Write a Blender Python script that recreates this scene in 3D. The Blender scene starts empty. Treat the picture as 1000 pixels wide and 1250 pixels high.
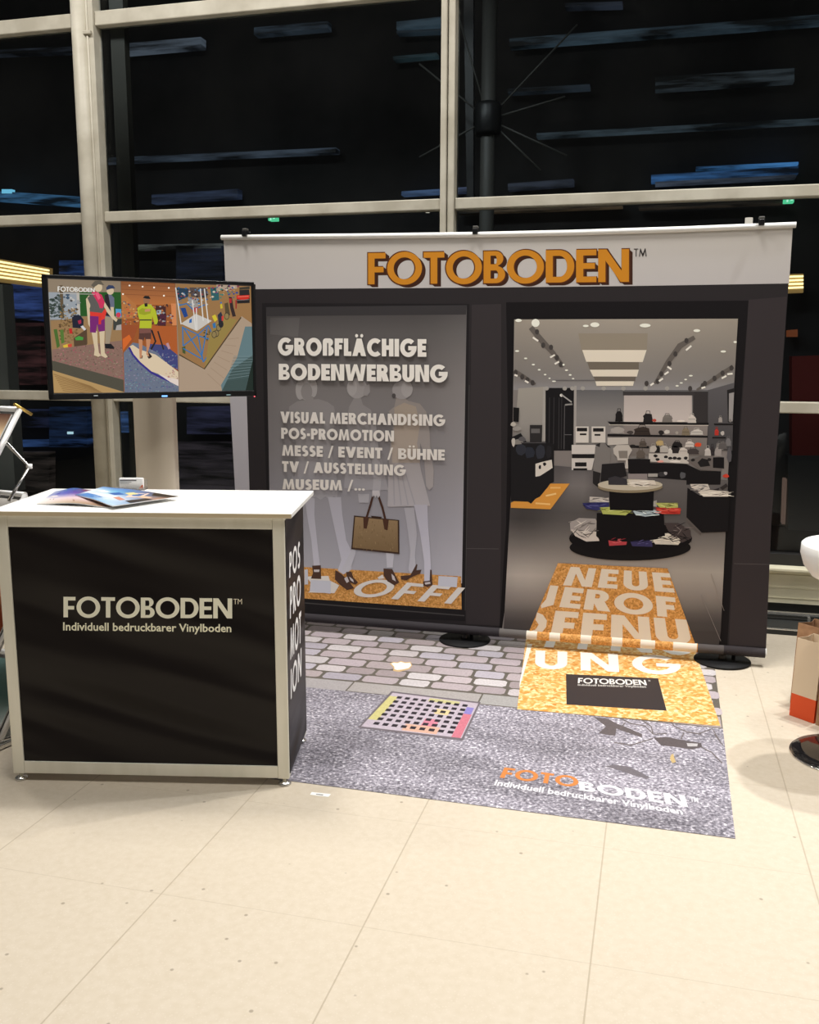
import bpy, bmesh, math, random
from mathutils import Vector, Matrix
from mathutils.geometry import tessellate_polygon

random.seed(7)
scene = bpy.context.scene
COL = scene.collection

# ------------------------------------------------------------------ camera
F_PX, CAM_H = 1150.0, 1.55
PITCH, ROLL, YAW = math.radians(9.63), math.radians(0.15), math.radians(14.7)
FWD = Vector((-math.sin(YAW) * math.cos(PITCH), math.cos(YAW) * math.cos(PITCH), -math.sin(PITCH)))
_r = Vector((math.cos(YAW), math.sin(YAW), 0.0))
_u = _r.cross(FWD)
RIGHT = _r * math.cos(ROLL) + _u * math.sin(ROLL)
UP = -_r * math.sin(ROLL) + _u * math.cos(ROLL)
EYE = Vector((0, 0, CAM_H))
cam_data = bpy.data.cameras.new('camera')
cam_data.sensor_fit = 'VERTICAL'
cam_data.sensor_height = 36.0
cam_data.lens = F_PX / 1250.0 * 36.0
cam_data.clip_start = 0.05
cam = bpy.data.objects.new('camera', cam_data)
COL.objects.link(cam)
m3 = Matrix((RIGHT, UP, -FWD)).transposed()
cam.matrix_world = Matrix.Translation(EYE) @ m3.to_4x4()
scene.camera = cam

# ------------------------------------------------------------------ view, world
scene.view_settings.view_transform = 'Standard'
scene.view_settings.look = 'None'
scene.view_settings.gamma = 1.0
scene.view_settings.use_curve_mapping = False
scene.view_settings.exposure = 0.0
scene.cycles.use_denoising = True
scene.cycles.max_bounces = 8
scene.cycles.transparent_max_bounces = 12
scene.cycles.sample_clamp_indirect = 6.0
world = bpy.data.worlds.new('night_hall')
scene.world = world
world.use_nodes = True
world.node_tree.nodes['Background'].inputs[0].default_value = (1.0, 0.96, 0.9, 1)
world.node_tree.nodes['Background'].inputs[1].default_value = 0.05

# ------------------------------------------------------------------ hall lamps and added fill
def lamp(name, loc, target, power, size, color, spread=150):
    d = bpy.data.lights.new(name, 'AREA')
    d.shape = 'DISK'
    d.size = size
    d.energy = power
    d.color = color
    d.spread = math.radians(spread)
    o = bpy.data.objects.new(name, d)
    COL.objects.link(o)
    o.location = loc
    o.rotation_euler = (Vector(target) - Vector(loc)).to_track_quat('-Z', 'Y').to_euler()
    return o

WARM, COOL = (1.0, 0.96, 0.905), (0.95, 0.98, 1.0)
lamp('hall_or_fill_lamp', (1.55, 5.15, 4.9), (0.6, 3.4, 0), 36, 0.14, WARM, 100)
lamp('hall_or_fill_lamp', (1.8, 4.5, 5.3), (0.7, 3.2, 0), 34, 0.14, COOL, 100)
lamp('hall_or_fill_lamp', (-2.0, 3.7, 5.3), (-1.6, 3.2, 0), 46, 0.4, WARM)
lamp('hall_or_fill_lamp', (-0.2, 3.9, 5.4), (-0.2, 3.5, 0), 62, 0.8, WARM)
lamp('hall_or_fill_lamp', (0.3, 1.4, 5.6), (0.1, 1.5, 0), 26, 1.4, WARM, 110)
lamp('hall_or_fill_lamp', (-2.2, 1.2, 5.6), (-1.9, 1.6, 0), 26, 1.4, WARM, 110)
lamp('hall_or_fill_lamp', (1.3, 2.4, 5.6), (0.9, 3.7, 0), 22, 0.3, WARM, 100)  # added fill to brighten the stool shell and bag fronts
lamp('hall_or_fill_lamp', (-4.2, 4.0, 5.2), (-3.6, 5.2, 1), 40, 0.5, WARM)  # added wash to brighten the left window posts
lamp('hall_or_fill_lamp', (-2.4, 4.0, 5.4), (-2.5, 5.2, 1), 42, 0.5, WARM)  # added wash for the left transom and television column

# ------------------------------------------------------------------ picture -> place
def ray(px, py):
    return (RIGHT * (px - 500) + UP * (625 - py) + FWD * F_PX).normalized()

def on_plane(px, py, p0, n):
    d = ray(px, py)
    return EYE + d * ((Vector(p0) - EYE).dot(n) / d.dot(n))

def on_y(px, py, Y):
    return on_plane(px, py, (0, Y, 0), Vector((0, 1, 0)))

def on_z(px, py, z=0.0):
    d = ray(px, py)
    return EYE + d * ((z - EYE.z) / d.z)

# ------------------------------------------------------------------ colours and materials
def lin1(c):
    c /= 255.0
    return c / 12.92 if c <= 0.04045 else ((c + 0.055) / 1.055) ** 2.4

def lin(c, k=1.0):
    return tuple(min(0.95, lin1(v) * k) for v in c)

def rgba(c, k=1.0):
    return lin(c, k) + (1.0,)

MATS = {}
def mat(name, color=(0.5, 0.5, 0.5), rough=0.5, metal=0.0, spec=0.5, emit=None, estr=1.0):
    m = bpy.data.materials.new(name)
    m.use_nodes = True
    b = m.node_tree.nodes['Principled BSDF']
    b.inputs['Base Color'].default_value = tuple(color) + (1.0,)
    b.inputs['Roughness'].default_value = rough
    b.inputs['Metallic'].default_value = metal
    b.inputs['Specular IOR Level'].default_value = spec
    if emit:
        b.inputs['Emission Color'].default_value = tuple(emit) + (1.0,)
        b.inputs['Emission Strength'].default_value = estr
    MATS[name] = m
    return m

def wire(m, a, b):
    m.node_tree.links.new(a, b)

def add_noise(m, scale, c0, c1, detail=3.0, p0=0.35, p1=0.65, stretch=(1, 1, 1), kind='NOISE', bump=0.0):
    """vary the base colour between c0 and c1 by a noise in object space"""
    nt = m.node_tree
    b = nt.nodes['Principled BSDF']
    tc = nt.nodes.new('ShaderNodeTexCoord')
    mp = nt.nodes.new('ShaderNodeMapping')
    mp.inputs['Scale'].default_value = stretch
    if kind == 'NOISE':
        n = nt.nodes.new('ShaderNodeTexNoise')
        n.inputs['Detail'].default_value = detail
        out = n.outputs[0]
    else:
        n = nt.nodes.new('ShaderNodeTexVoronoi')
        out = n.outputs['Color']
    n.inputs['Scale'].default_value = scale
    r = nt.nodes.new('ShaderNodeValToRGB')
    r.color_ramp.elements[0].position = p0
    r.color_ramp.elements[1].position = p1
    r.color_ramp.elements[0].color = tuple(c0) + (1,)
    r.color_ramp.elements[1].color = tuple(c1) + (1,)
    wire(m, tc.outputs['Object'], mp.inputs[0])
    wire(m, mp.outputs[0], n.inputs['Vector'])
    wire(m, out, r.inputs[0])
    wire(m, r.outputs[0], b.inputs['Base Color'])
    if bump:
        bp = nt.nodes.new('ShaderNodeBump')
        bp.inputs['Strength'].default_value = bump
        bp.inputs['Distance'].default_value = 0.002
        wire(m, out, bp.inputs['Height'])
        wire(m, bp.outputs[0], b.inputs['Normal'])
    return r

def attr_mat(name, rough=0.6, spec=0.2, emission=False, noise=0.0, nscale=300):
    """colours printed on the surface, one per vertex"""
    m = mat(name, rough=rough, spec=spec)
    nt = m.node_tree
    b = nt.nodes['Principled BSDF']
    a = nt.nodes.new('ShaderNodeVertexColor')
    a.layer_name = 'ink'
    out = a.outputs[0]
    if noise:
        tc = nt.nodes.new('ShaderNodeTexCoord')
        n = nt.nodes.new('ShaderNodeTexNoise')
        n.inputs['Scale'].default_value = nscale
        n.inputs['Detail'].default_value = 4
        mr = nt.nodes.new('ShaderNodeMapRange')
        mr.inputs[1].default_value = 0.3
        mr.inputs[2].default_value = 0.7
        mr.inputs[3].default_value = 1 - noise
        mr.inputs[4].default_value = 1 + noise
        mx = nt.nodes.new('ShaderNodeVectorMath')
        mx.operation = 'SCALE'
        wire(m, tc.outputs['Object'], n.inputs['Vector'])
        wire(m, n.outputs[0], mr.inputs[0])
        wire(m, out, mx.inputs[0])
        wire(m, mr.outputs[0], mx.inputs['Scale'])
        out = mx.outputs[0]
    if emission:
        b.inputs['Base Color'].default_value = (0.01, 0.01, 0.01, 1)
        wire(m, out, b.inputs['Emission Color'])
        b.inputs['Emission Strength'].default_value = 1.0
    else:
        wire(m, out, b.inputs['Base Color'])
    return m

def glitter(name, dark, mid, light, scale, rough=0.5):
    m = mat(name, rough=rough, spec=0.3)
    r = add_noise(m, scale, dark, light, kind='VORONOI', p0=0.1, p1=0.85)
    e = r.color_ramp.elements.new(0.45)
    e.color = tuple(mid) + (1,)
    return m

# ------------------------------------------------------------------ objects
def empty(name, loc, label=None, cat=None, group=None):
    o = bpy.data.objects.new(name, None)
    o.empty_display_size = 0.1
    COL.objects.link(o)
    o.location = loc
    tag(o, label, cat, group)
    return o

def tag(o, label=None, cat=None, group=None, kind=None):
    if label: o['label'] = label
    if cat: o['category'] = cat
    if group: o['group'] = group
    if kind: o['kind'] = kind
    return o

def world_loc(o):
    v = Vector((0, 0, 0))
    while o is not None:
        v = v + Vector(o.location)
        o = o.parent
    return v

class MB:
    """collects shapes in world coordinates and links them as one mesh object"""
    def __init__(s):
        s.bm = bmesh.new()
    def box(s, c, size, rot=None, bevel=0.0, seg=2):
        r = bmesh.ops.create_cube(s.bm, size=1.0)
        M = Matrix.Translation(Vector(c)) @ (rot.to_4x4() if rot else Matrix.Identity(4)) @ Matrix.Diagonal((*size, 1))
        bmesh.ops.transform(s.bm, matrix=M, verts=r['verts'])
        if bevel:
            es = list({e for v in r['verts'] for e in v.link_edges})
            bmesh.ops.bevel(s.bm, geom=es, offset=bevel, segments=seg, affect='EDGES', profile=0.5)
        return s
    def hexa(s, a, b, c, d, off):
        """prism: quad a b c d swept by the vector off"""
        off = Vector(off)
        v = [s.bm.verts.new(Vector(p)) for p in (a, b, c, d)] + [s.bm.verts.new(Vector(p) + off) for p in (a, b, c, d)]
        for f in ((0, 1, 2, 3), (7, 6, 5, 4), (0, 4, 5, 1), (1, 5, 6, 2), (2, 6, 7, 3), (3, 7, 4, 0)):
            s.bm.faces.new([v[i] for i in f])
        return s
    def prism(s, pts, off):
        off = Vector(off)
        n = len(pts)
        v = [s.bm.verts.new(Vector(p)) for p in pts]
        w = [s.bm.verts.new(Vector(p) + off) for p in pts]
        s.bm.faces.new(v)
        s.bm.faces.new(w[::-1])
        for i in range(n):
            s.bm.faces.new([v[i], w[i], w[(i + 1) % n], v[(i + 1) % n]])
        return s
    def tube(s, pts, r, n=12, caps=True):
        pts = [Vector(p) for p in pts]
        rs = r if isinstance(r, (list, tuple)) else [r] * len(pts)
        rings = []
        for i, p in enumerate(pts):
            t = (pts[min(i + 1, len(pts) - 1)] - pts[max(i - 1, 0)]).normalized()
            a = Vector((0, 0, 1)) if abs(t.z) < 0.9 else Vector((1, 0, 0))
            x = t.cross(a).normalized()
            y = t.cross(x)
            rings.append([s.bm.verts.new(p + (x * math.cos(2 * math.pi * k / n) + y * math.sin(2 * math.pi * k / n)) * rs[i]) for k in range(n)])
        for A, B in zip(rings, rings[1:]):
            for k in range(n):
                f = s.bm.faces.new([A[k], A[(k + 1) % n], B[(k + 1) % n], B[k]])
                f.smooth = True
        if caps:
            s.bm.faces.new(rings[0][::-1])
            s.bm.faces.new(rings[-1])
        return s
    def lathe(s, c, prof, n=48, sx=1.0, sy=1.0, smooth=True):
        c = Vector(c)
        rings = []
        for r, z in prof:
            if r <= 1e-6:
                rings.append([s.bm.verts.new(c + Vector((0, 0, z)))])
            else:
                rings.append([s.bm.verts.new(c + Vector((r * sx * math.cos(2 * math.pi * k / n), r * sy * math.sin(2 * math.pi * k / n), z))) for k in range(n)])
        for A, B in zip(rings, rings[1:]):
            for k in range(n):
                q = [A[k % len(A)], A[(k + 1) % len(A)], B[(k + 1) % len(B)], B[k % len(B)]]
                u = []
                for v in q:
                    if v not in u: u.append(v)
                if len(u) > 2:
                    f = s.bm.faces.new(u)
                    f.smooth = smooth
        return s
    def build(s, name, material, parent=None, label=None, kind=None):
        me = bpy.data.meshes.new(name)
        bmesh.ops.recalc_face_normals(s.bm, faces=s.bm.faces[:])
        off = world_loc(parent) if parent else None
        if off is None:
            # origin at the base of the mesh
            xs = [v.co for v in s.bm.verts]
            off = Vector(((min(v.x for v in xs) + max(v.x for v in xs)) / 2, (min(v.y for v in xs) + max(v.y for v in xs)) / 2, min(v.z for v in xs)))
            top = True
        else:
            top = False
        for v in s.bm.verts:
            v.co -= off
        s.bm.to_mesh(me)
        s.bm.free()
        me.materials.append(material)
        o = bpy.data.objects.new(name, me)
        COL.objects.link(o)
        if parent:
            o.parent = parent
        elif top:
            o.location = off
        if label: o['label'] = label
        if kind: o['kind'] = kind
        return o

class Ink:
    """flat printing: coloured polygons on a surface; fn(u, v, layer) gives the place of a point"""
    def __init__(s, fn, pick, gain=1.0):
        s.fn, s.pick, s.gain = fn, pick, gain       # pick(px, py) -> (u, v)
        s.v, s.f, s.c, s.m = [], [], [], []
        s.layer = 0
        s.n = 0
    def up(s, n=1):
        s.layer += n
        return s
    def poly(s, pts, col, holes=(), m=0, layer=None):
        L = s.layer if layer is None else layer
        loops = [[Vector((p[0], p[1], 0)) for p in pts]] + [[Vector((p[0], p[1], 0)) for p in h] for h in holes]
        flat = [p for l in loops for p in l]
        base = len(s.v)
        if layer is None:                               # no two overlapping prints share a plane
            s.n = (s.n + 1) % 9
            L = L + 0.1 * s.n
        tris = tessellate_polygon(loops)
        for p in flat:
            s.v.append(s.fn(p.x, p.y, L))
            c = col(p.x, p.y) if callable(col) else col
            s.c.append(lin(c, s.gain) + (1.0,))
        for t in tris:
            a, b, c = (flat[i] for i in t)
            if (b - a).cross(c - a).z < 0: t = (t[0], t[2], t[1])
            s.f.append([base + i for i in t])
            s.m.append(m)
    def px(s, pts, col, m=0, holes=(), layer=None):
        if callable(col):
            cs = [col(*p) for p in pts] + [col(*p) for h in holes for p in h]
            base = len(s.v)
            s.poly([s.pick(*p) for p in pts], (0, 0, 0), [[s.pick(*p) for p in h] for h in holes], m, layer)
            for i, c in enumerate(cs):
                s.c[base + i] = lin(c, s.gain) + (1.0,)
        else:
            s.poly([s.pick(*p) for p in pts], col, [[s.pick(*p) for p in h] for h in holes], m)
    def ell(s, cx, cy, rx, ry, col, n=18, m=0, rot=0.0):
        ca, sa = math.cos(rot), math.sin(rot)
        s.px([(cx + rx * math.cos(t) * ca - ry * math.sin(t) * sa, cy + rx * math.cos(t) * sa + ry * math.sin(t) * ca) for t in [2 * math.pi * k / n for k in range(n)]], col, m)
    def line(s, pts, w, col, m=0):
        """stroke through picture points; w may taper"""
        ws = w if isinstance(w, (list, tuple)) else [w] * len(pts)
        L, R = [], []
        for i, p in enumerate(pts):
            a, b = pts[max(i - 1, 0)], pts[min(i + 1, len(pts) - 1)]
            dx, dy = b[0] - a[0], b[1] - a[1]
            l = math.hypot(dx, dy) or 1
            nx, ny = -dy / l * ws[i] / 2, dx / l * ws[i] / 2
            L.append((p[0] + nx, p[1] + ny))
            R.append((p[0] - nx, p[1] - ny))
        for i in range(len(pts) - 1):
            s.px([L[i], L[i + 1], R[i + 1], R[i]], col, m)
    def grid(s, quad, nu, nv, col):
        """quad (tl, tr, br, bl) of picture points, coloured smoothly by col(px, py)"""
        tl, tr, br, bl = quad
        def at(a, b):
            return tuple((tl[k] * (1 - a) + tr[k] * a) * (1 - b) + (bl[k] * (1 - a) + br[k] * a) * b for k in (0, 1))
        for j in range(nv):
            for i in range(nu):
                s.px([at(i / nu, j / nv), at((i + 1) / nu, j / nv), at((i + 1) / nu, (j + 1) / nv), at(i / nu, (j + 1) / nv)], col, layer=s.layer)
    def text(s, string, quad, col, t=0.2, track=0.09, m=0, gap=0.35, fit=True):
        """quad (bl, br, tr, tl) of picture points that holds the capitals"""
        s.text_uv(string, [s.pick(*p) for p in quad], col, t, track, m, gap)
    def text_uv(s, string, q, col, t=0.2, track=0.09, m=0, gap=0.35):
        polys, W = layout(string, t, track, gap)
        bl, br, tr, tl = q
        def mp(p):
            a, b = p[0] / W, p[1]
            return tuple((bl[k] * (1 - a) + br[k] * a) * (1 - b) + (tl[k] * (1 - a) + tr[k] * a) * b for k in (0, 1))
        for outer, holes in polys:
            s.poly([mp(p) for p in outer], col, [[mp(p) for p in h] for h in holes], m)
    def small_text(s, string, quad, col, bold=0.03):
        tris, W, H = typed(string, bold)
        bl, br, tr, tl = [s.pick(*p) for p in quad]
        for tri in tris:
            pts = []
            for x, y in tri:
                a, b = x / W, y / H
                pts.append(tuple((bl[k] * (1 - a) + br[k] * a) * (1 - b) + (tl[k] * (1 - a) + tr[k] * a) * b for k in (0, 1)))
            s.poly(pts, col)
    def build(s, name, mats, parent=None, kind=None):
        me = bpy.data.meshes.new(name)
        off = world_loc(parent) if parent else Vector((0, 0, 0))
        me.from_pydata([tuple(Vector(v) - off) for v in s.v], [], s.f)
        a = me.color_attributes.new('ink', 'FLOAT_COLOR', 'POINT')
        for i, c in enumerate(s.c):
            a.data[i].color = c
        for mm in mats:
            me.materials.append(mm)
        for p, k in zip(me.polygons, s.m):
            p.material_index = k
        me.update()
        o = bpy.data.objects.new(name, me)
        COL.objects.link(o)
        if parent: o.parent = parent
        if kind: o['kind'] = kind
        return o

# ------------------------------------------------------------------ lettering: a bold geometric sans drawn here
def arc(cx, cy, rx, ry, a0, a1, n=20):
    return [(cx + rx * math.cos(math.radians(a0 + (a1 - a0) * k / n)), cy + ry * math.sin(math.radians(a0 + (a1 - a0) * k / n))) for k in range(n + 1)]

def stroke(sp, tv, th=None):
    """outline of a broad pen along sp: tv wide across verticals, th across horizontals"""
    th = th or tv
    L, R = [], []
    for i, p in enumerate(sp):
        a, b = sp[max(i - 1, 0)], sp[min(i + 1, len(sp) - 1)]
        dx, dy = b[0] - a[0], b[1] - a[1]
        l = math.hypot(dx, dy) or 1
        nx, ny = -dy / l, dx / l
        L.append((p[0] + nx * tv / 2, p[1] + ny * th / 2))
        R.append((p[0] - nx * tv / 2, p[1] - ny * th / 2))
    return L + R[::-1]

def rect(x0, y0, x1, y1):
    return [(x0, y0), (x1, y0), (x1, y1), (x0, y1)]

def glyph(ch, t):
    h = t * 0.88                       # thickness of horizontals
    if ch == 'I': return [(rect(0, 0, t, 1), [])], t
    if ch == 'L': return [([(0, 0), (.5, 0), (.5, h), (t, h), (t, 1), (0, 1)], [])], .5
    if ch == 'F': return [([(0, 0), (t, 0), (t, .38), (.48, .38), (.48, .38 + h), (t, .38 + h), (t, 1 - h), (.54, 1 - h), (.54, 1), (0, 1)], [])], .54
    if ch == 'E': return [([(0, 0), (.56, 0), (.56, h), (t, h), (t, .5 - h / 2), (.52, .5 - h / 2), (.52, .5 + h / 2), (t, .5 + h / 2), (t, 1 - h), (.56, 1 - h), (.56, 1), (0, 1)], [])], .56
    if ch == 'T': return [([(.31 - t / 2, 0), (.31 + t / 2, 0), (.31 + t / 2, 1 - h), (.62, 1 - h), (.62, 1), (0, 1), (0, 1 - h), (.31 - t / 2, 1 - h)], [])], .62
    if ch == 'H':
        W = .76
        return [([(0, 0), (t, 0), (t, .5 - h / 2), (W - t, .5 - h / 2), (W - t, 0), (W, 0), (W, 1), (W - t, 1), (W - t, .5 + h / 2), (t, .5 + h / 2), (t, 1), (0, 1)], [])], W
    if ch == 'N':
        W, d = .84, t * 1.15
        return [([(0, 0), (t, 0), (t, .66), (W - d, 0), (W, 0), (W, 1), (W - t, 1), (W - t, .34), (d, 1), (0, 1)], [])], W
    if ch in 'VA':
        W, b = .9, t * 1.12
        c = b * .5
        yi = 1 - (W / 2 - b) / (W / 2 - c)
        o = [(0, 1), (b, 1), (W / 2, yi), (W - b, 1), (W, 1), (W / 2 + c, 0), (W / 2 - c, 0)]
        if ch == 'V': return [(o, [])], W
        return [([(x, 1 - y) for x, y in o], []), (rect(W * .24, .2, W * .76, .2 + h * .9), [])], W
    if ch == 'M':
        W = 1.06
        b = t * 1.05
        return [([(0, 0), (t, 0), (.13 + t * .62, .62), (W / 2 - t * .3, 0), (W / 2 + t * .3, 0), (W - .13 - t * .62, .62), (W - t, 0), (W, 0), (W - .14, 1), (W - .14 - t * .8, 1), (W / 2, .34), (.14 + t * .8, 1), (.14, 1)], [])], W
    if ch == 'W':
        W = 1.3
        b, c = t * 1.05, t * .5
        q = W / 4
        return [([(0, 1), (b, 1), (q + .02, .38), (W / 2 - c * .7, 1), (W / 2 + c * .7, 1), (W - q - .02, .38), (W - b, 1), (W, 1), (W - q + c, 0), (W - q - c, 0), (W / 2, .62), (q + c, 0), (q - c, 0)], [])], W
    if ch in 'OÖ':
        R = .53
        o = [(arc(R, .5, R, .525, 0, 360, 48)[:-1], [arc(R, .5, R - t, .525 - h, 0, 360, 48)[:-1]])]
        if ch == 'Ö':
            o += [(arc(R - .18, 1.2, .1, .1, 0, 360, 14)[:-1], []), (arc(R + .18, 1.2, .1, .1, 0, 360, 14)[:-1], [])]
        return o, 2 * R
    if ch == 'C':
        R = .53
        return [(arc(R, .5, R, .525, 47, 313, 36) + arc(R, .5, R - t, .525 - h, 313, 47, 36), [])], .9
    if ch == 'G':
        R = .53
        return [(arc(R, .5, R, .525, 45, 360, 40) + [(2 * R, .5 + h * .4), (R, .5 + h * .4), (R, .5 - h * .55), (2 * R - t * 1.1, .5 - h * .55)] + arc(R, .5, R - t, .525 - h, 335, 45, 36), [])], 2 * R
    if ch == 'D':
        W, r = .8, .42
        return [([(0, 0), (W - r, 0)] + arc(W - r, .5, r, .5, -90, 90, 26)[1:] + [(0, 1)], [[(t, h), (W - r, h)] + arc(W - r, .5, r - t, .5 - h, -90, 90, 26)[1:] + [(t, 1 - h)]])], W
    if ch in 'PR':
        W, y0 = .58 + max(0, t - .2) * 1.1, .4
        r = (1 - y0) / 2
        out = [([(0, 0), (t, 0), (t, y0), (W - r, y0)] + arc(W - r, 1 - r, r, r, -90, 90, 18)[1:] + [(0, 1)], [[(t, y0 + h * .85), (W - r, y0 + h * .85)] + arc(W - r, 1 - r, max(r - t, .05), max(r - h * .85, .05), -90, 90, 14)[1:] + [(t, 1 - h * .85)]])]
        if ch == 'R':
            W = .64 + max(0, t - .2) * 1.1
            out.append(([(t * .9, y0 + .06), (t * .9 + t * 1.2, y0 + .06), (W + .02, 0), (W + .02 - t * 1.3, 0), (t * .9, y0 - .0)], []))
        return out, W
    if ch == 'B':
        W, m = .62 + max(0, t - .2) * 1.1, .54
        r1, r2 = (1 - m) / 2, m / 2
        hh = h * .8
        return [([(0, 0), (W - r2, 0)] + arc(W - r2, r2, r2, r2, -90, 75, 16)[1:] + arc(W - r1 - .05, 1 - r1, r1, r1, -70, 90, 16) + [(0, 1)],
                 [[(t, hh), (W - r2, hh)] + arc(W - r2, r2, max(r2 - t, .04), r2 - hh, -90, 90, 12)[1:] + [(t, m - hh)],
                  [(t, m + hh * .35), (W - r1 - .05, m + hh * .35)] + arc(W - r1 - .05, (1 - hh + m + hh * .35) / 2, max(r1 - t, .04), (1 - hh - m - hh * .35) / 2, -90, 90, 12)[1:] + [(t, 1 - hh)]])], W
    if ch in 'UÜ':
        W = .72
        r = W / 2
        o = [([(0, 1)] + [(0, r)] + arc(r, r - .02, r, r, 180, 360, 24) + [(W, 1), (W - t, 1)] + arc(r, r - .02, r - t, r - h, 360, 180, 20) + [(t, 1)], [])]
        if ch == 'Ü':
            o += [(arc(r - .16, 1.2, .1, .1, 0, 360, 14)[:-1], []), (arc(r + .16, 1.2, .1, .1, 0, 360, 14)[:-1], [])]
        return o, W
    if ch == 'J':
        return [(stroke([(.3, 1), (.3, .3)] + arc(.12, .26, .18, .18, 0, -120, 10), t, h), [])], .3 + t / 2
    if ch == 'Ä':
        o, W = glyph('A', t)
        return o + [(arc(W / 2 - .17, 1.16, .1, .1, 0, 360, 14)[:-1], []), (arc(W / 2 + .17, 1.16, .1, .1, 0, 360, 14)[:-1], [])], W
    if ch == 'S':
        W = .58
        a = .26 - h / 4
        b1, b2 = (W - .06 - t) / 2, (W - t) / 2
        sp = arc(W / 2, .76 - h / 4, b1, a, 28, 250, 20) + arc(W / 2, .24 + h / 4, b2, a, 70, -150, 20)
        return [(stroke(sp, t, h), [])], W
    if ch == 'ß':
        W, m = .64 + max(0, t - .2) * 1.1, .54
        r1, r2 = (1 - m) / 2, m / 2
        g = .09
        return [([(0, 0), (t, 0), (t, .68)] + arc(t + g / 2, .68, g / 2, .06, 180, 0, 6) + [(t + g, .0), (W - r2, 0)] + arc(W - r2, r2, r2, r2, -90, 75, 16)[1:] + arc(W - r1 - .05, 1 - r1, r1, r1, -70, 90, 16) + [(.2, 1)] + arc(.2, .8, .2, .2, 90, 180, 6), [])], W
    if ch == '-': return [(rect(.02, .3, .32, .3 + h), [])], .34
    if ch == '/': return [([(0, -.1), (t * .6, -.1), (.5, 1.05), (.5 - t * .6, 1.05)], [])], .5
    if ch == '.': return [(arc(.12, .12, .12, .12, 0, 360, 14)[:-1], [])], .24
    return [], .3

def layout(s, t, track, gap):
    out, x = [], 0.0
    for ch in s:
        if ch == ' ':
            x += gap
            continue
        ps, w = glyph(ch, t)
        for o, hs in ps:
            out.append(([(a + x, b) for a, b in o], [[(a + x, b) for a, b in h] for h in hs]))
        x += w + track
    return out, max(x - track, .01)

def typed(s, bold):
    """small upper and lower case lettering as triangles"""
    c = bpy.data.curves.new('lettering_outline', 'FONT')
    c.body = s
    c.offset = bold
    c.resolution_u = 2
    o = bpy.data.objects.new('lettering_outline', c)
    COL.objects.link(o)
    me = o.to_mesh()
    me.calc_loop_triangles()
    tris = [[(me.vertices[i].co.x, me.vertices[i].co.y) for i in t.vertices] for t in me.loop_triangles]
    o.to_mesh_clear()
    bpy.data.objects.remove(o)
    bpy.data.curves.remove(c)
    x0 = min(p[0] for t in tris for p in t); x1 = max(p[0] for t in tris for p in t)
    y1 = max(p[1] for t in tris for p in t)
    return [[(x - x0, y) for x, y in t] for t in tris], x1 - x0, y1
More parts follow.
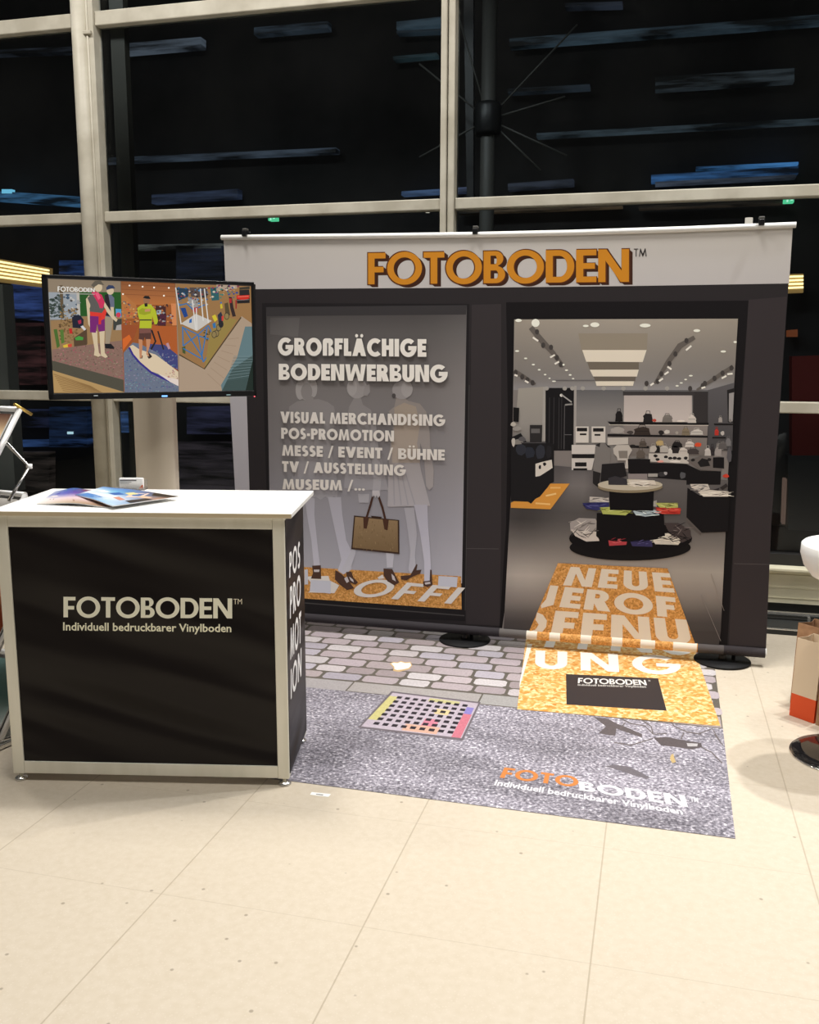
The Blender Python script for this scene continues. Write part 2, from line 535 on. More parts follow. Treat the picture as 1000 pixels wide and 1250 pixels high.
# ------------------------------------------------------------------ materials
LF = 1.15                                             # how strongly the hall light falls on the floor (sets printed albedo)
m_floor = mat('terrazzo_tile', lin((245, 229, 200), 1 / LF), rough=0.42, spec=0.35)
def floor_nodes():
    nt = m_floor.node_tree
    b = nt.nodes['Principled BSDF']
    N = nt.nodes.new
    tc = N('ShaderNodeTexCoord')
    base = N('ShaderNodeTexNoise'); base.inputs['Scale'].default_value = 42; base.inputs['Detail'].default_value = 6
    big = N('ShaderNodeTexNoise'); big.inputs['Scale'].default_value = 1.1; big.inputs['Detail'].default_value = 2
    chips = N('ShaderNodeTexVoronoi'); chips.inputs['Scale'].default_value = 95
    specks = N('ShaderNodeTexVoronoi'); specks.inputs['Scale'].default_value = 11
    for n in (base, big, chips, specks): wire(m_floor, tc.outputs['Object'], n.inputs['Vector'])
    r = N('ShaderNodeValToRGB')
    r.color_ramp.elements[0].position, r.color_ramp.elements[1].position = 0.3, 0.7
    r.color_ramp.elements[0].color = rgba((215, 202, 181), 1 / LF)
    r.color_ramp.elements[1].color = rgba((222, 210, 191), 1 / LF)
    wire(m_floor, base.outputs[0], r.inputs[0])
    # pale chips
    cr = N('ShaderNodeValToRGB')
    cr.color_ramp.elements[0].position, cr.color_ramp.elements[1].position = 0.12, 0.3
    cr.color_ramp.elements[0].color = (1, 1, 1, 1); cr.color_ramp.elements[1].color = (0, 0, 0, 1)
    wire(m_floor, chips.outputs['Distance'], cr.inputs[0])
    mx = N('ShaderNodeMixRGB'); mx.inputs['Color2'].default_value = rgba((230, 219, 204), 1 / LF)
    sc = N('ShaderNodeMath'); sc.operation = 'MULTIPLY'; sc.inputs[1].default_value = 0.45
    wire(m_floor, cr.outputs[0], sc.inputs[0]); wire(m_floor, sc.outputs[0], mx.inputs['Fac']); wire(m_floor, r.outputs[0], mx.inputs['Color1'])
    # few dark specks
    sr = N('ShaderNodeValToRGB')
    sr.color_ramp.elements[0].position, sr.color_ramp.elements[1].position = 0.045, 0.075
    sr.color_ramp.elements[0].color = (1, 1, 1, 1); sr.color_ramp.elements[1].color = (0, 0, 0, 1)
    wire(m_floor, specks.outputs['Distance'], sr.inputs[0])
    m2 = N('ShaderNodeMixRGB'); m2.inputs['Color2'].default_value = rgba((120, 105, 85), 1 / LF)
    s2 = N('ShaderNodeMath'); s2.operation = 'MULTIPLY'; s2.inputs[1].default_value = 0.55
    wire(m_floor, sr.outputs[0], s2.inputs[0]); wire(m_floor, s2.outputs[0], m2.inputs['Fac']); wire(m_floor, mx.outputs[0], m2.inputs['Color1'])
    # tile joints
    sep = N('ShaderNodeSeparateXYZ'); wire(m_floor, tc.outputs['Object'], sep.inputs[0])
    def joint(axis, start, pitch, width):
        a = N('ShaderNodeMath'); a.operation = 'SUBTRACT'; a.inputs[1].default_value = start - pitch * 40
        d = N('ShaderNodeMath'); d.operation = 'DIVIDE'; d.inputs[1].default_value = pitch
        f = N('ShaderNodeMath'); f.operation = 'FRACT'
        g = N('ShaderNodeMath'); g.operation = 'LESS_THAN'; g.inputs[1].default_value = width / pitch
        wire(m_floor, sep.outputs[axis], a.inputs[0]); wire(m_floor, a.outputs[0], d.inputs[0]); wire(m_floor, d.outputs[0], f.inputs[0]); wire(m_floor, f.outputs[0], g.inputs[0])
        return g.outputs[0]
    jx, jy = joint(0, -0.106 + 1.5, 0.613, 0.0045), joint(1, 2.241 - 1.4, 0.594, 0.003)
    j2 = N('ShaderNodeMath'); j2.operation = 'MULTIPLY'; j2.inputs[1].default_value = 0.22
    wire(m_floor, jy, j2.inputs[0])
    j1 = N('ShaderNodeMath'); j1.operation = 'MULTIPLY'; j1.inputs[1].default_value = 0.42
    wire(m_floor, jx, j1.inputs[0])
    mxj = N('ShaderNodeMath'); mxj.operation = 'MAXIMUM'; wire(m_floor, j1.outputs[0], mxj.inputs[0]); wire(m_floor, j2.outputs[0], mxj.inputs[1])
    m3_ = N('ShaderNodeMixRGB'); m3_.inputs['Color2'].default_value = rgba((150, 132, 105), 1 / LF)
    wire(m_floor, mxj.outputs[0], m3_.inputs['Fac']); wire(m_floor, m2.outputs[0], m3_.inputs['Color1'])
    wire(m_floor, m3_.outputs[0], b.inputs['Base Color'])
floor_nodes()

m_frame = mat('grey_painted_aluminium', lin((190, 184, 168), 1.0), rough=0.45, spec=0.4)
add_noise(m_frame, 6, lin((180, 174, 158)), lin((200, 195, 180)))
m_panel = mat('olive_sill_panel', lin((168, 162, 138)), rough=0.5)
add_noise(m_panel, 5, lin((214, 210, 184)), lin((228, 222, 198)))
m_dark = mat('black_metal', (0.012, 0.012, 0.013), rough=0.4)
m_blk = mat('black_plastic', (0.009, 0.009, 0.010), rough=0.28)
m_recess = mat('dark_recess', (0.02, 0.021, 0.02), rough=0.6)
m_silver = mat('bright_aluminium', (0.75, 0.75, 0.73), rough=0.25, metal=0.9)
m_chrome = mat('chrome', (0.85, 0.85, 0.85), rough=0.1, metal=1.0)
m_white = mat('white_lacquer', (0.86, 0.86, 0.84), rough=0.4)
m_edge = mat('beige_edge', lin((205, 190, 160)), rough=0.5)
m_alu = mat('satin_aluminium', lin((228, 224, 206)), rough=0.42, metal=0.2)
add_noise(m_alu, 14, lin((232, 230, 216)), lin((242, 240, 228)), stretch=(1, 1, 0.15))
m_glass = bpy.data.materials.new('window_glass')
m_glass.use_nodes = True
def glass_nodes():
    nt = m_glass.node_tree
    nt.nodes.clear()
    o = nt.nodes.new('ShaderNodeOutputMaterial')
    mx = nt.nodes.new('ShaderNodeMixShader')
    t = nt.nodes.new('ShaderNodeBsdfTransparent'); t.inputs[0].default_value = (0.86, 0.9, 0.92, 1)
    g = nt.nodes.new('ShaderNodeBsdfGlossy'); g.inputs['Roughness'].default_value = 0.015
    f = nt.nodes.new('ShaderNodeFresnel'); f.inputs[0].default_value = 1.25
    nt.links.new(f.outputs[0], mx.inputs[0]); nt.links.new(t.outputs[0], mx.inputs[1]); nt.links.new(g.outputs[0], mx.inputs[2]); nt.links.new(mx.outputs[0], o.inputs[0])
glass_nodes()
m_facade = mat('dark_facade', (0.02, 0.02, 0.022), rough=0.8)
add_noise(m_facade, 0.7, (0.006, 0.006, 0.007), (0.05, 0.046, 0.045), detail=4)
m_ground = mat('wet_asphalt', (0.012, 0.012, 0.014), rough=0.5)
m_steel = mat('dark_steel', (0.085, 0.082, 0.075), rough=0.5)
m_post = mat('grey_post', (0.5, 0.5, 0.48), rough=0.6)
m_red = mat('dark_red_cladding', (0.22, 0.018, 0.012), rough=0.6)

# ------------------------------------------------------------------ the setting
WY = 5.75
b = MB(); b.box((-1.5, 1.4, -0.05), (13.5, 8.9, 0.1))
b.build('floor', m_floor, kind='structure')
b = MB(); b.box((-2.0, 11.0, -0.15), (22, 10.2, 0.1))
b.build('ground', m_ground, kind='structure')

MX = [(-6.22, -6.06), (-3.772, -3.612), (-1.322, -1.236), (1.13, 1.215), (3.58, 3.665)]
ZT = [(1.212, 1.276), (2.397, 2.463), (3.612, 3.700), (4.80, 4.88)]
n_trim = 0
def trim(mb, m=None):
    global n_trim
    n_trim += 1
    return mb.build('trim_%d' % n_trim, m or m_frame, kind='structure')
for i, (x0, x1) in enumerate(MX):
    b = MB()
    if i == 1:        # wide post: a rounded column with a bright bead and a flat flank
        b.lathe(((x0 + x0 + 0.115) / 2, WY + 0.01, 0.0), [(0, 0), (0.0575, 0), (0.0575, 5.0), (0, 5.0)], n=28, sy=1.0)
        b.tube([(x0 + 0.121, WY - 0.012, 0), (x0 + 0.121, WY - 0.012, 5.0)], 0.008)
        b.box((x1 - 0.02, WY + 0.04, 2.5), (0.044, 0.10, 5.0), bevel=0.004)
        b.box((x0 + 0.08, WY + 0.06, 2.5), (0.15, 0.06, 5.0))
        b.box((x0 + 0.117, WY - 0.02, 3.565), (0.07, 0.022, 0.022), bevel=0.004)   # bracket
    else:
        b.box(((x0 + x1) / 2 - (x1 - x0) * 0.27, WY + 0.03, 2.5), ((x1 - x0) * 0.44, 0.10, 5.0), bevel=0.006)
        b.box(((x0 + x1) / 2 + (x1 - x0) * 0.25, WY + 0.042, 2.5), ((x1 - x0) * 0.48, 0.10, 5.0), bevel=0.006)
        b.box(((x0 + x1) / 2, WY + 0.07, 2.5), (x1 - x0, 0.06, 5.0))
    trim(b)
for z0, z1 in ZT:
    for (a0, a1), (b0, b1) in zip(MX, MX[1:]):
        b = MB(); b.box(((a1 + b0) / 2, WY + 0.055, (z0 + z1) / 2), (b0 - a1, 0.09, z1 - z0), bevel=0.006)
        trim(b)
zs = [0.325] + [z for p in ZT for z in p]
n_win = 0
for (a0, a1), (b0, b1) in zip(MX, MX[1:]):
    for k in range(4):
        lo, hi = (0.325 if k == 0 else ZT[k - 1][1]), ZT[k][0]
        n_win += 1
        b = MB(); b.box(((a1 + b0) / 2, WY + 0.075, (lo + hi) / 2), (b0 - a1, 0.012, hi - lo))
        w = b.build('window_%d' % n_win, m_glass, kind='structure')
        if k == 0:
            f = MB(); f.box(((a1 + b0) / 2, WY + 0.05, lo + 0.035), (b0 - a1, 0.06, 0.07), bevel=0.004)
            f.build('window_frame', m_dark, w)
# dark casement post seen just right of the wide post, and the grey pier at the left edge of the view
b = MB(); b.box((-3.50, WY + 0.12, 2.5), (0.10, 0.06, 5.0)); trim(b, mat('brown_casement', (0.05, 0.046, 0.036), rough=0.5))
b = MB(); b.hexa(*[on_y(a, c, 6.2) for a, c in ((-60, 343), (3, 347), (19, 600), (-60, 600))], (0, 0.12, 0)); trim(b, m_post)
# sill wall: ledge, two ribbed panels and the shadow gap
b = MB()
b.box((-1.3, WY + 0.03, 0.210), (10.4, 0.10, 0.205))
b.box((-1.3, WY - 0.03, 0.317), (10.4, 0.10, 0.016), bevel=0.003)
b.box((-1.3, WY - 0.022, 0.298), (10.4, 0.016, 0.010), bevel=0.002)
b.box((-1.3, WY - 0.022, 0.277), (10.4, 0.010, 0.004))
b.box((-1.3, WY - 0.021, 0.200), (10.4, 0.006, 0.003))
b.box((-1.3, WY - 0.021, 0.140), (10.4, 0.006, 0.003))
b.build('wall_back', m_panel, kind='structure')
b = MB(); b.box((-1.3, WY + 0.02, 0.055), (10.4, 0.04, 0.108)); b.build('baseboard_back', m_recess, kind='structure')
r = empty('trench_convector', (-1.8, 5.56, 0.0), 'long dark floor convector with silver rail below the olive sill panel', 'heater')
b = MB(); b.box((-1.8, 5.565, 0.014), (9.2, 0.27, 0.026)); b.build('housing', m_recess, r)
b = MB(); b.tube([(-6.4, 5.66, 0.062), (2.8, 5.66, 0.062)], 0.014); b.build('top_rail', m_silver, r, label='round silver top rail')
b = MB(); b.box((-1.8, 5.437, 0.018), (9.2, 0.012, 0.034), bevel=0.003); b.build('front_lip', m_silver, r)
for k in range(-6, 5):
    b = MB(); b.box((k * 0.95 - 0.06, 5.64, 0.035), (0.014, 0.05, 0.05)); b.build('rail_post', m_silver, r)

# ------------------------------------------------------------------ beyond the glass
FY = 9.4
fb = empty('neighbouring_hall', (-2.0, 9.6, -0.1), 'dark hall across the yard, seen through the big window with bluish bars added for glass reflections', 'building')
b = MB(); b.box((-2.0, 9.75, 4.4), (20, 0.3, 9.0)); b.build('wall', m_facade, fb)
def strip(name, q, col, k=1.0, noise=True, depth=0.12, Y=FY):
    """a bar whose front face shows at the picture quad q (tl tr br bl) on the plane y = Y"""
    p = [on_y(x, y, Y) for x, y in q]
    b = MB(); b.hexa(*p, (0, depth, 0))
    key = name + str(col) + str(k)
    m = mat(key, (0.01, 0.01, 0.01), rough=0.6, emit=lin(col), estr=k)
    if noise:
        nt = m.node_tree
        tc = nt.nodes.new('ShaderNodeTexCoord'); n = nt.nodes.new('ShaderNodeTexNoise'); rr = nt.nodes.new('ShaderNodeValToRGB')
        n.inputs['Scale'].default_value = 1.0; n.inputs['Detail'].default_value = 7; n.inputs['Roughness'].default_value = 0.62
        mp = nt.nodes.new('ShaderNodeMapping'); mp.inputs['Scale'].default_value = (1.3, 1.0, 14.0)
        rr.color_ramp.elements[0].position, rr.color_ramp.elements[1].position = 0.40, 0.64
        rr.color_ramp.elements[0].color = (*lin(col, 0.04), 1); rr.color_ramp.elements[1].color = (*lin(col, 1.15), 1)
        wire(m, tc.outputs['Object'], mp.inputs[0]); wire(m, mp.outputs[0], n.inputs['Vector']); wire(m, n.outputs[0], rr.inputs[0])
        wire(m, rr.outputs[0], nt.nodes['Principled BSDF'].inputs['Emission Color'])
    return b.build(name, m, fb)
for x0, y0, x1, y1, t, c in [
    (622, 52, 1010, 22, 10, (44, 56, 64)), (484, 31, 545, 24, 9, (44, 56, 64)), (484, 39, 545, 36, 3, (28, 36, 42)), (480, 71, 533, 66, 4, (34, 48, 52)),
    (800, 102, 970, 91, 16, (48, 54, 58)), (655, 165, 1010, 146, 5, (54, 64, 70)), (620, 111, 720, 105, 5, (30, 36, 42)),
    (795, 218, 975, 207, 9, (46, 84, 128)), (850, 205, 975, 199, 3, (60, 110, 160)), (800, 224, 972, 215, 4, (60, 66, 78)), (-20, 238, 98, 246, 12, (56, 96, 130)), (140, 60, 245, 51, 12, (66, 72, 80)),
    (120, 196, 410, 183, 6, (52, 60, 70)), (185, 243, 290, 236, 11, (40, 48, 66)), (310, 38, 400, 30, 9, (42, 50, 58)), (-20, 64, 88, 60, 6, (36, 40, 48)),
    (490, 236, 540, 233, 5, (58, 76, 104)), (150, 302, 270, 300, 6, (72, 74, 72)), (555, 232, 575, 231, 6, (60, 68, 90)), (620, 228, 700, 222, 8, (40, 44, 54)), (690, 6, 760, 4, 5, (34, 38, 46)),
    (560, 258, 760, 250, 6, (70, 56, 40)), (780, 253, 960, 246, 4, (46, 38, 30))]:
    strip('reflection_bar', [(x0, y0 - t / 2), (x1, y1 - t / 2), (x1, y1 + t / 2), (x0, y0 + t / 2)], c)  # glowing bars stand in for ceiling beams reflected in the glass
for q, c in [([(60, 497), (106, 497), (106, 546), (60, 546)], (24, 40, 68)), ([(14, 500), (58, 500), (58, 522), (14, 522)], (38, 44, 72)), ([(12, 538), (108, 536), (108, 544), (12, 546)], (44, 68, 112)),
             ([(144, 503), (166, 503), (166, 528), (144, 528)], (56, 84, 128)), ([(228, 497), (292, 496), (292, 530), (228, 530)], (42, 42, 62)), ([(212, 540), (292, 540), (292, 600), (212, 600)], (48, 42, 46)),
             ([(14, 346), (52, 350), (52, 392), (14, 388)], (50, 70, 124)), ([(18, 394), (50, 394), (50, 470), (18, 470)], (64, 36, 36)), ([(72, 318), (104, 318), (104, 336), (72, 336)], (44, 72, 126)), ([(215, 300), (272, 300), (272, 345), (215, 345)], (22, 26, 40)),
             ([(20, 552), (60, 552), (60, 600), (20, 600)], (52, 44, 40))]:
    strip('window_glow', q, c, 0.75)  # dim emissive patches: building windows and other tones behind the panes
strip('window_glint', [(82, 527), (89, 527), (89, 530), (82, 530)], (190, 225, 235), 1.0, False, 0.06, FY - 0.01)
strip('window_glint', [(2, 231), (14, 231), (14, 236), (2, 236)], (120, 200, 230), 1.0, False, 0.06, FY - 0.01)  # glowing sliver for the bright spot in the left reflected bar
p = [on_y(x, y, FY) for x, y in ((967, 435), (1060, 432), (1060, 556), (967, 556))]
b = MB(); b.hexa(*p, (0, 0.2, 0)); b.build('cladding', m_red, fb, label='dark red cladding')
p = [on_y(x, y, FY) for x, y in ((962, 556), (1060, 556), (1060, 680), (962, 680))]
b = MB(); b.hexa(*p, (0, 0.2, 0)); b.build('plinth', mat('grey_plinth', (0.055, 0.052, 0.052), rough=0.7), fb)
strip('window_glow', [(957, 585), (961, 585), (959, 640), (955, 640)], (92, 72, 62), 1.0, False)
strip('window_glow', [(962, 403), (974, 402), (974, 411), (962, 411)], (96, 48, 24), 1.0, False)
# steel mast with tie rods, standing between the two halls
MYY = 7.6
mast = empty('guyed_mast', (on_y(596, 150, MYY).x, MYY, -0.1), 'dark steel mast with crossing tie rods behind the glass', 'mast')
x = on_y(596, 150, MYY).x
b = MB(); b.tube([(x, MYY, -0.1), (x, MYY, 5.4)], 0.058, n=20); b.build('pole', m_steel, mast)
b = MB(); zc = on_y(592, 146, MYY).z; b.lathe((x, MYY, zc - 0.12), [(0, 0), (0.09, 0), (0.105, 0.03), (0.105, 0.21), (0.09, 0.24), (0, 0.24)], n=20); b.build('node', m_dark, mast)
for e in [(705, 30), (690, 118), (692, 190), (512, 78), (512, 192), (560, 20), (660, 208)]:
    q = on_y(e[0], e[1], MYY)
    b = MB(); b.tube([(x, MYY, zc), tuple(q)], 0.007, n=8); b.build('tie_rod', m_steel, mast)
b = MB(); b.hexa(*[on_y(a, c, MYY + 0.3) for a, c in ((566, -10), (578, -10), (578, 250), (570, 250))], (0, 0.05, 0)); b.build('side_post', m_dark, mast)
# louvred lamps and exit signs on the facade
m_glow = mat('warm_lamp_glow', (0.8, 0.6, 0.3), emit=(1.0, 0.76, 0.32), estr=2.4)
m_glow_dim = mat('warm_lamp_back', (0.2, 0.15, 0.07), emit=(0.35, 0.2, 0.06), estr=0.5)
def louvre(name_px, n, label):
    (x0, ya, yb), (x1, yc, yd) = name_px
    c = on_y((x0 + x1) / 2, (ya + yb) / 2, FY)
    r = empty('louvre_lamp', (c.x, FY, c.z), label, 'lamp', None)
    b = MB(); b.hexa(*[on_y(*p, FY - 0.085) for p in ((x0, ya - 2), (x1, yc - 2), (x1, yd + 3), (x0, yb + 3))], (0, 0.08, 0)); b.build('housing', m_glow_dim, r)
    for k in range(n):
        a, e = k / n, (k + 0.5) / n
        L = lambda f: ya + (yb - ya) * f
        R_ = lambda f: yc + (yd - yc) * f
        b = MB(); b.hexa(*[on_y(*p, FY - 0.1) for p in ((x0, L(a)), (x1, R_(a)), (x1, R_(e)), (x0, L(e)))], (0, 0.02, 0)); b.build('slat', m_glow, r)
louvre(((-30, 313, 338), (59, 329, 349)), 5, 'long golden louvred lamp beside the television, across the yard')
louvre(((955, 337, 355), (981, 336, 354)), 4, 'short golden louvred lamp right of the display wall, across the yard')
m_exit = mat('exit_green', (0.02, 0.2, 0.08), emit=(0.12, 0.75, 0.36), estr=0.9)
m_exit_w = mat('exit_pale', (0.5, 0.8, 0.6), emit=(0.6, 1.0, 0.75), estr=0.9)
for (cx, cy, lab) in ((336, 268, 'green running-man exit sign glowing above the left end of the display wall'), (962, 246, 'green running-man exit sign glowing at the far right above the display wall')):
    c = on_y(cx, cy, FY)
    r = empty('exit_sign', (c.x, FY, c.z), lab, 'sign', 'exit signs across the yard')
    b = MB(); b.box((c.x, FY - 0.04, c.z), (0.085, 0.09, 0.042), bevel=0.003); b.build('body', m_exit, r)
    b = MB(); b.box((c.x - 0.014, FY - 0.087, c.z - 0.004), (0.014, 0.004, 0.024)); b.box((c.x - 0.01, FY - 0.087, c.z + 0.013), (0.008, 0.004, 0.008)); b.box((c.x + 0.022, FY - 0.087, c.z), (0.022, 0.004, 0.008)); b.build('pictogram', m_exit_w, r)
for cx, cy, w, h, col, lab in ((914, 270, 8, 6, (1.0, 0.85, 0.7), 'small white glow added for a lamp reflection, showing just above the right end of the display rail'), (598, 280, 5, 4, (1.0, 0.12, 0.05), 'tiny red signal lamp showing above the middle of the display rail'), (523, 259, 5, 2, (1.0, 0.9, 0.7), 'tiny warm spotlight under the window transom left of the middle post')):
    c = on_y(cx, cy, FY)
    s = 0.0084
    b = MB(); b.lathe((c.x, FY - 0.03, c.z - h * s / 2), [(0, 0), (w * s / 2, 0), (w * s / 2, h * s), (0, h * s)], n=14)
    o = b.build('light_dot', mat('lantern%d' % cx, (0.5, 0.4, 0.3), emit=col, estr=0.8))  # the white one is a lamp's reflection built as a glowing drum
    tag(o, lab, 'lamp')
# ------------------------------------------------------------------ the printed display wall
YB = 4.83
NY = Vector((0, 1, 0))
def pick_banner(px, py):
    p = on_y(px, py, YB)
    return (p.x, p.z)
def at_banner(u, v, layer):
    return (u, YB - 0.0001 * layer, v)
LB = 0.74                                             # light on the upright print
G_B = 1 / LB
ink_b = attr_mat('printed_fabric', rough=0.75, spec=0.12)
ink_text = attr_mat('printed_lettering', rough=0.7, spec=0.12)
m_cork = glitter('printed_cork', lin((158, 108, 54), G_B), lin((186, 132, 66), G_B), lin((206, 156, 94), G_B), 130, 0.7)
m_back = mat('white_fabric_back', lin((205, 203, 200)), rough=0.8)

wallx = empty('display_wall', (-0.87, YB, 0.0), 'wide printed fabric display wall showing a shop entrance, on black disc feet', 'display wall')
TOP = [(273, 291), (355, 290), (436, 289.3), (581, 287.5), (700, 285), (830, 281), (968, 276.5)]

def lerp(a, b, t):
    return tuple(a[i] * (1 - t) + b[i] * t for i in range(3))
def vgrad(*stops):
    def f(px, py):
        if py <= stops[0][0]: return stops[0][1]
        for (y0, c0), (y1, c1) in zip(stops, stops[1:]):
            if py <= y1: return lerp(c0, c1, (py - y0) / (y1 - y0))
        return stops[-1][1]
    return f
A = lambda *p: [(600 + x / 5.5556, 370 + y / 5.5556) for x, y in p]
B = lambda *p: [(740 + x / 5.5556, 370 + y / 5.5556) for x, y in p]
C = lambda *p: [(600 + x / 5.5556, 480 + y / 5.5556) for x, y in p]
D = lambda *p: [(740 + x / 5.5556, 480 + y / 5.5556) for x, y in p]
M7 = lambda *p: [(340 + x / 4.1667, 580 + y / 4.1667) for x, y in p]
M8 = lambda *p: [(340 + x / 4.1667, 440 + y / 4.1667) for x, y in p]
Q7 = lambda *p: [(600 + x / 2.5, 540 + y / 2.5) for x, y in p]
def bx(x0, y0, x1, y1):
    return [(x0, y0), (x1, y0), (x1, y1), (x0, y1)]

K = Ink(at_banner, pick_banner, G_B)
DARK = (40, 37, 39)
BLK = (22, 20, 22)
# whole sheet in charcoal, then the pale header and the pale left border
K.px(TOP + [(959, 400), (952, 500), (941.7, 640), (935.2, 793), (700, 777), (565, 765), (430, 756), (300, 748), (287, 597), (281, 490), (275, 345)], DARK); K.up()
hg = vgrad((276, (176, 172, 166)), (300, (170, 166, 162)), (350, (172, 168, 168)))
K.px(TOP + [(963.5, 346), (780, 349), (600, 351), (440, 352), (311, 353), (275.6, 354)], hg); K.up()
K.px([(275.2, 346), (294, 353), (299, 420), (301.4, 490), (304.6, 597), (312, 760), (300, 752), (287, 597), (281, 490)], vgrad((345, (164, 160, 162)), (490, (160, 158, 164)), (600, (158, 156, 164)))); K.up()
# lighter pillars and dark frames
K.px([(576, 372), (612, 371), (612, 640), (610, 764), (569, 762), (571, 600), (575, 460)], (50, 46, 48))
K.px([(914, 366), (961, 362), (952, 500), (941.7, 640), (935.4, 790), (890, 788), (896, 660), (906, 500)], (50, 45, 47)); K.up()
K.px([(320, 370), (573, 371), (570, 560), (568, 758), (372, 750), (330, 747), (322, 490)], (30, 28, 30))
K.px([(618, 369), (914, 367), (903, 520), (893, 700), (888, 789), (610, 766), (618, 640), (620, 500)], BLK); K.up()
K.line([(569, 669.5), (609, 670)], 0.8, (74, 70, 72)); K.line([(896, 688), (939, 689)], 0.8, (74, 70, 72))
K.line([(372, 736), (567, 751.5)], 1.3, (66, 64, 64)); K.line([(573, 470), (568, 745)], 0.9, (64, 62, 62)); K.up()
# shop window: grey depth fading to lilac
def win(px, py):
    c = vgrad((375, (64, 61, 62)), (405, (84, 81, 81)), (470, (108, 104, 104)), (560, (122, 119, 122)), (640, (140, 139, 148)), (700, (158, 158, 168)))(px, py)
    e = max(0.0, (px - 520) / 45.0) * 10 - max(0.0, (352 - px) / 30.0) * 10
    return tuple(v + e for v in c)
K.grid([(325, 375), (570, 372.5), (564, 712), (331, 705)], 12, 20, win); K.up()
K.grid([(325, 375), (570, 372.5), (569, 384), (326, 386)], 6, 1, lambda x, y: (52, 50, 52)); K.up()
K.grid([(330, 388), (366, 388), (364, 412), (330, 408)], 3, 3, lambda x, y: tuple(v + 9 for v in win(x, y))); K.up()
# cork floor of the window display
K.px([(331, 690), (371, 692), (563, 703.5), (563.7, 744), (371, 730.5), (331, 727)], (190, 130, 60), m=1); K.up()
# three pale mannequins behind the glass
def ghost(d, tint=(0, 0, 0)):
    return lambda px, py: tuple(v + d + t for v, t in zip(win(px, py), tint))
# first figure
g1 = ghost(16)
K.px(M8((150, 200), (205, 196), (252, 212), (283, 235), (292, 290), (285, 330), (268, 400), (270, 480), (292, 560), (300, 640), (300, 700), (282, 690), (262, 708), (240, 692), (214, 708), (190, 692), (160, 706), (130, 690), (60, 680), (72, 560), (92, 480), (88, 400), (62, 330), (50, 280), (55, 235), (95, 208)), ghost(12)); K.up()
K.ell(374.5, 475, 12.5, 13.5, ghost(26)); K.ell(366.5, 476, 5.5, 12, ghost(36)); K.ell(383, 474, 4.5, 11, ghost(34)); K.up()
K.ell(374.5, 478, 7, 10, ghost(13)); K.px(M8((145, 180), (175, 182), (185, 215), (135, 215)), ghost(12)); K.up()
K.px(M7((133, 110), (185, 118), (183, 200), (196, 330), (212, 460), (196, 472), (180, 460), (168, 330), (150, 230)), ghost(24, (0, 0, 3)))
K.px(M7((252, 112), (318, 112), (325, 200), (345, 330), (378, 400), (372, 480), (330, 505), (302, 485), (320, 430), (292, 300)), ghost(24, (0, 0, 3))); K.up()
# second figure
K.px(M8((385, 190), (420, 190), (430, 225), (470, 250), (490, 300), (495, 420), (530, 520), (545, 600), (560, 660), (440, 660), (335, 650), (338, 540), (352, 470), (350, 380), (348, 300), (360, 235)), ghost(13)); K.up()
K.ell(436, 474, 12.5, 12.5, ghost(28)); K.ell(430, 473, 6, 10, ghost(36)); K.px(M8((440, 130), (464, 120), (466, 160), (452, 182), (430, 176)), ghost(22)); K.up()
K.px(M8((470, 300), (497, 330), (512, 470), (524, 600), (516, 690), (478, 690), (484, 590), (468, 430)), ghost(24)); K.up()
K.px(M7((405, 95), (462, 95), (460, 140), (410, 140)), ghost(22)); K.px(M7((545, 350), (590, 350), (588, 400), (582, 470), (552, 470), (548, 400)), ghost(26))
K.px(M7((388, 240), (372, 380), (322, 480), (355, 500), (372, 460), (392, 400), (402, 250)), ghost(22)); K.up()
# third figure in a peach dress
K.px(M8((600, 185), (640, 190), (660, 205), (720, 220), (752, 260), (770, 370), (775, 470), (790, 560), (788, 640), (768, 660), (752, 640), (740, 480), (722, 420), (720, 520), (735, 640), (772, 740), (560, 745), (570, 600), (560, 480), (580, 380), (585, 300), (560, 260), (590, 235)), ghost(13, (5, 2, -2))); K.up()
K.px(M8((590, 240), (640, 215), (700, 235), (720, 330), (705, 420), (720, 520), (580, 520), (575, 420), (592, 330)), ghost(20, (12, 4, -8))); K.up()
K.px(M8((560, 560), (600, 520), (715, 520), (772, 738), (556, 742)), ghost(20, (4, 2, 0)))
for xx in (590, 625, 660, 695, 730): K.line(M8((620 + (xx - 660) * 0.5, 540), (xx, 735)), 1.6, ghost(12))
K.up()
K.ell(491, 476, 12, 11.5, ghost(26)); K.ell(497, 475, 7, 10, ghost(36)); K.ell(481, 483, 2.4, 2.8, ghost(-40)); K.up()
K.px(M7((640, 165), (690, 165), (705, 300), (695, 410), (700, 480), (672, 500), (662, 480), (672, 380), (655, 260)), ghost(18))
K.px(M7((690, 150), (758, 150), (762, 260), (772, 380), (776, 470), (770, 545), (742, 545), (742, 440), (722, 300)), ghost(28, (0, 0, 4))); K.up()
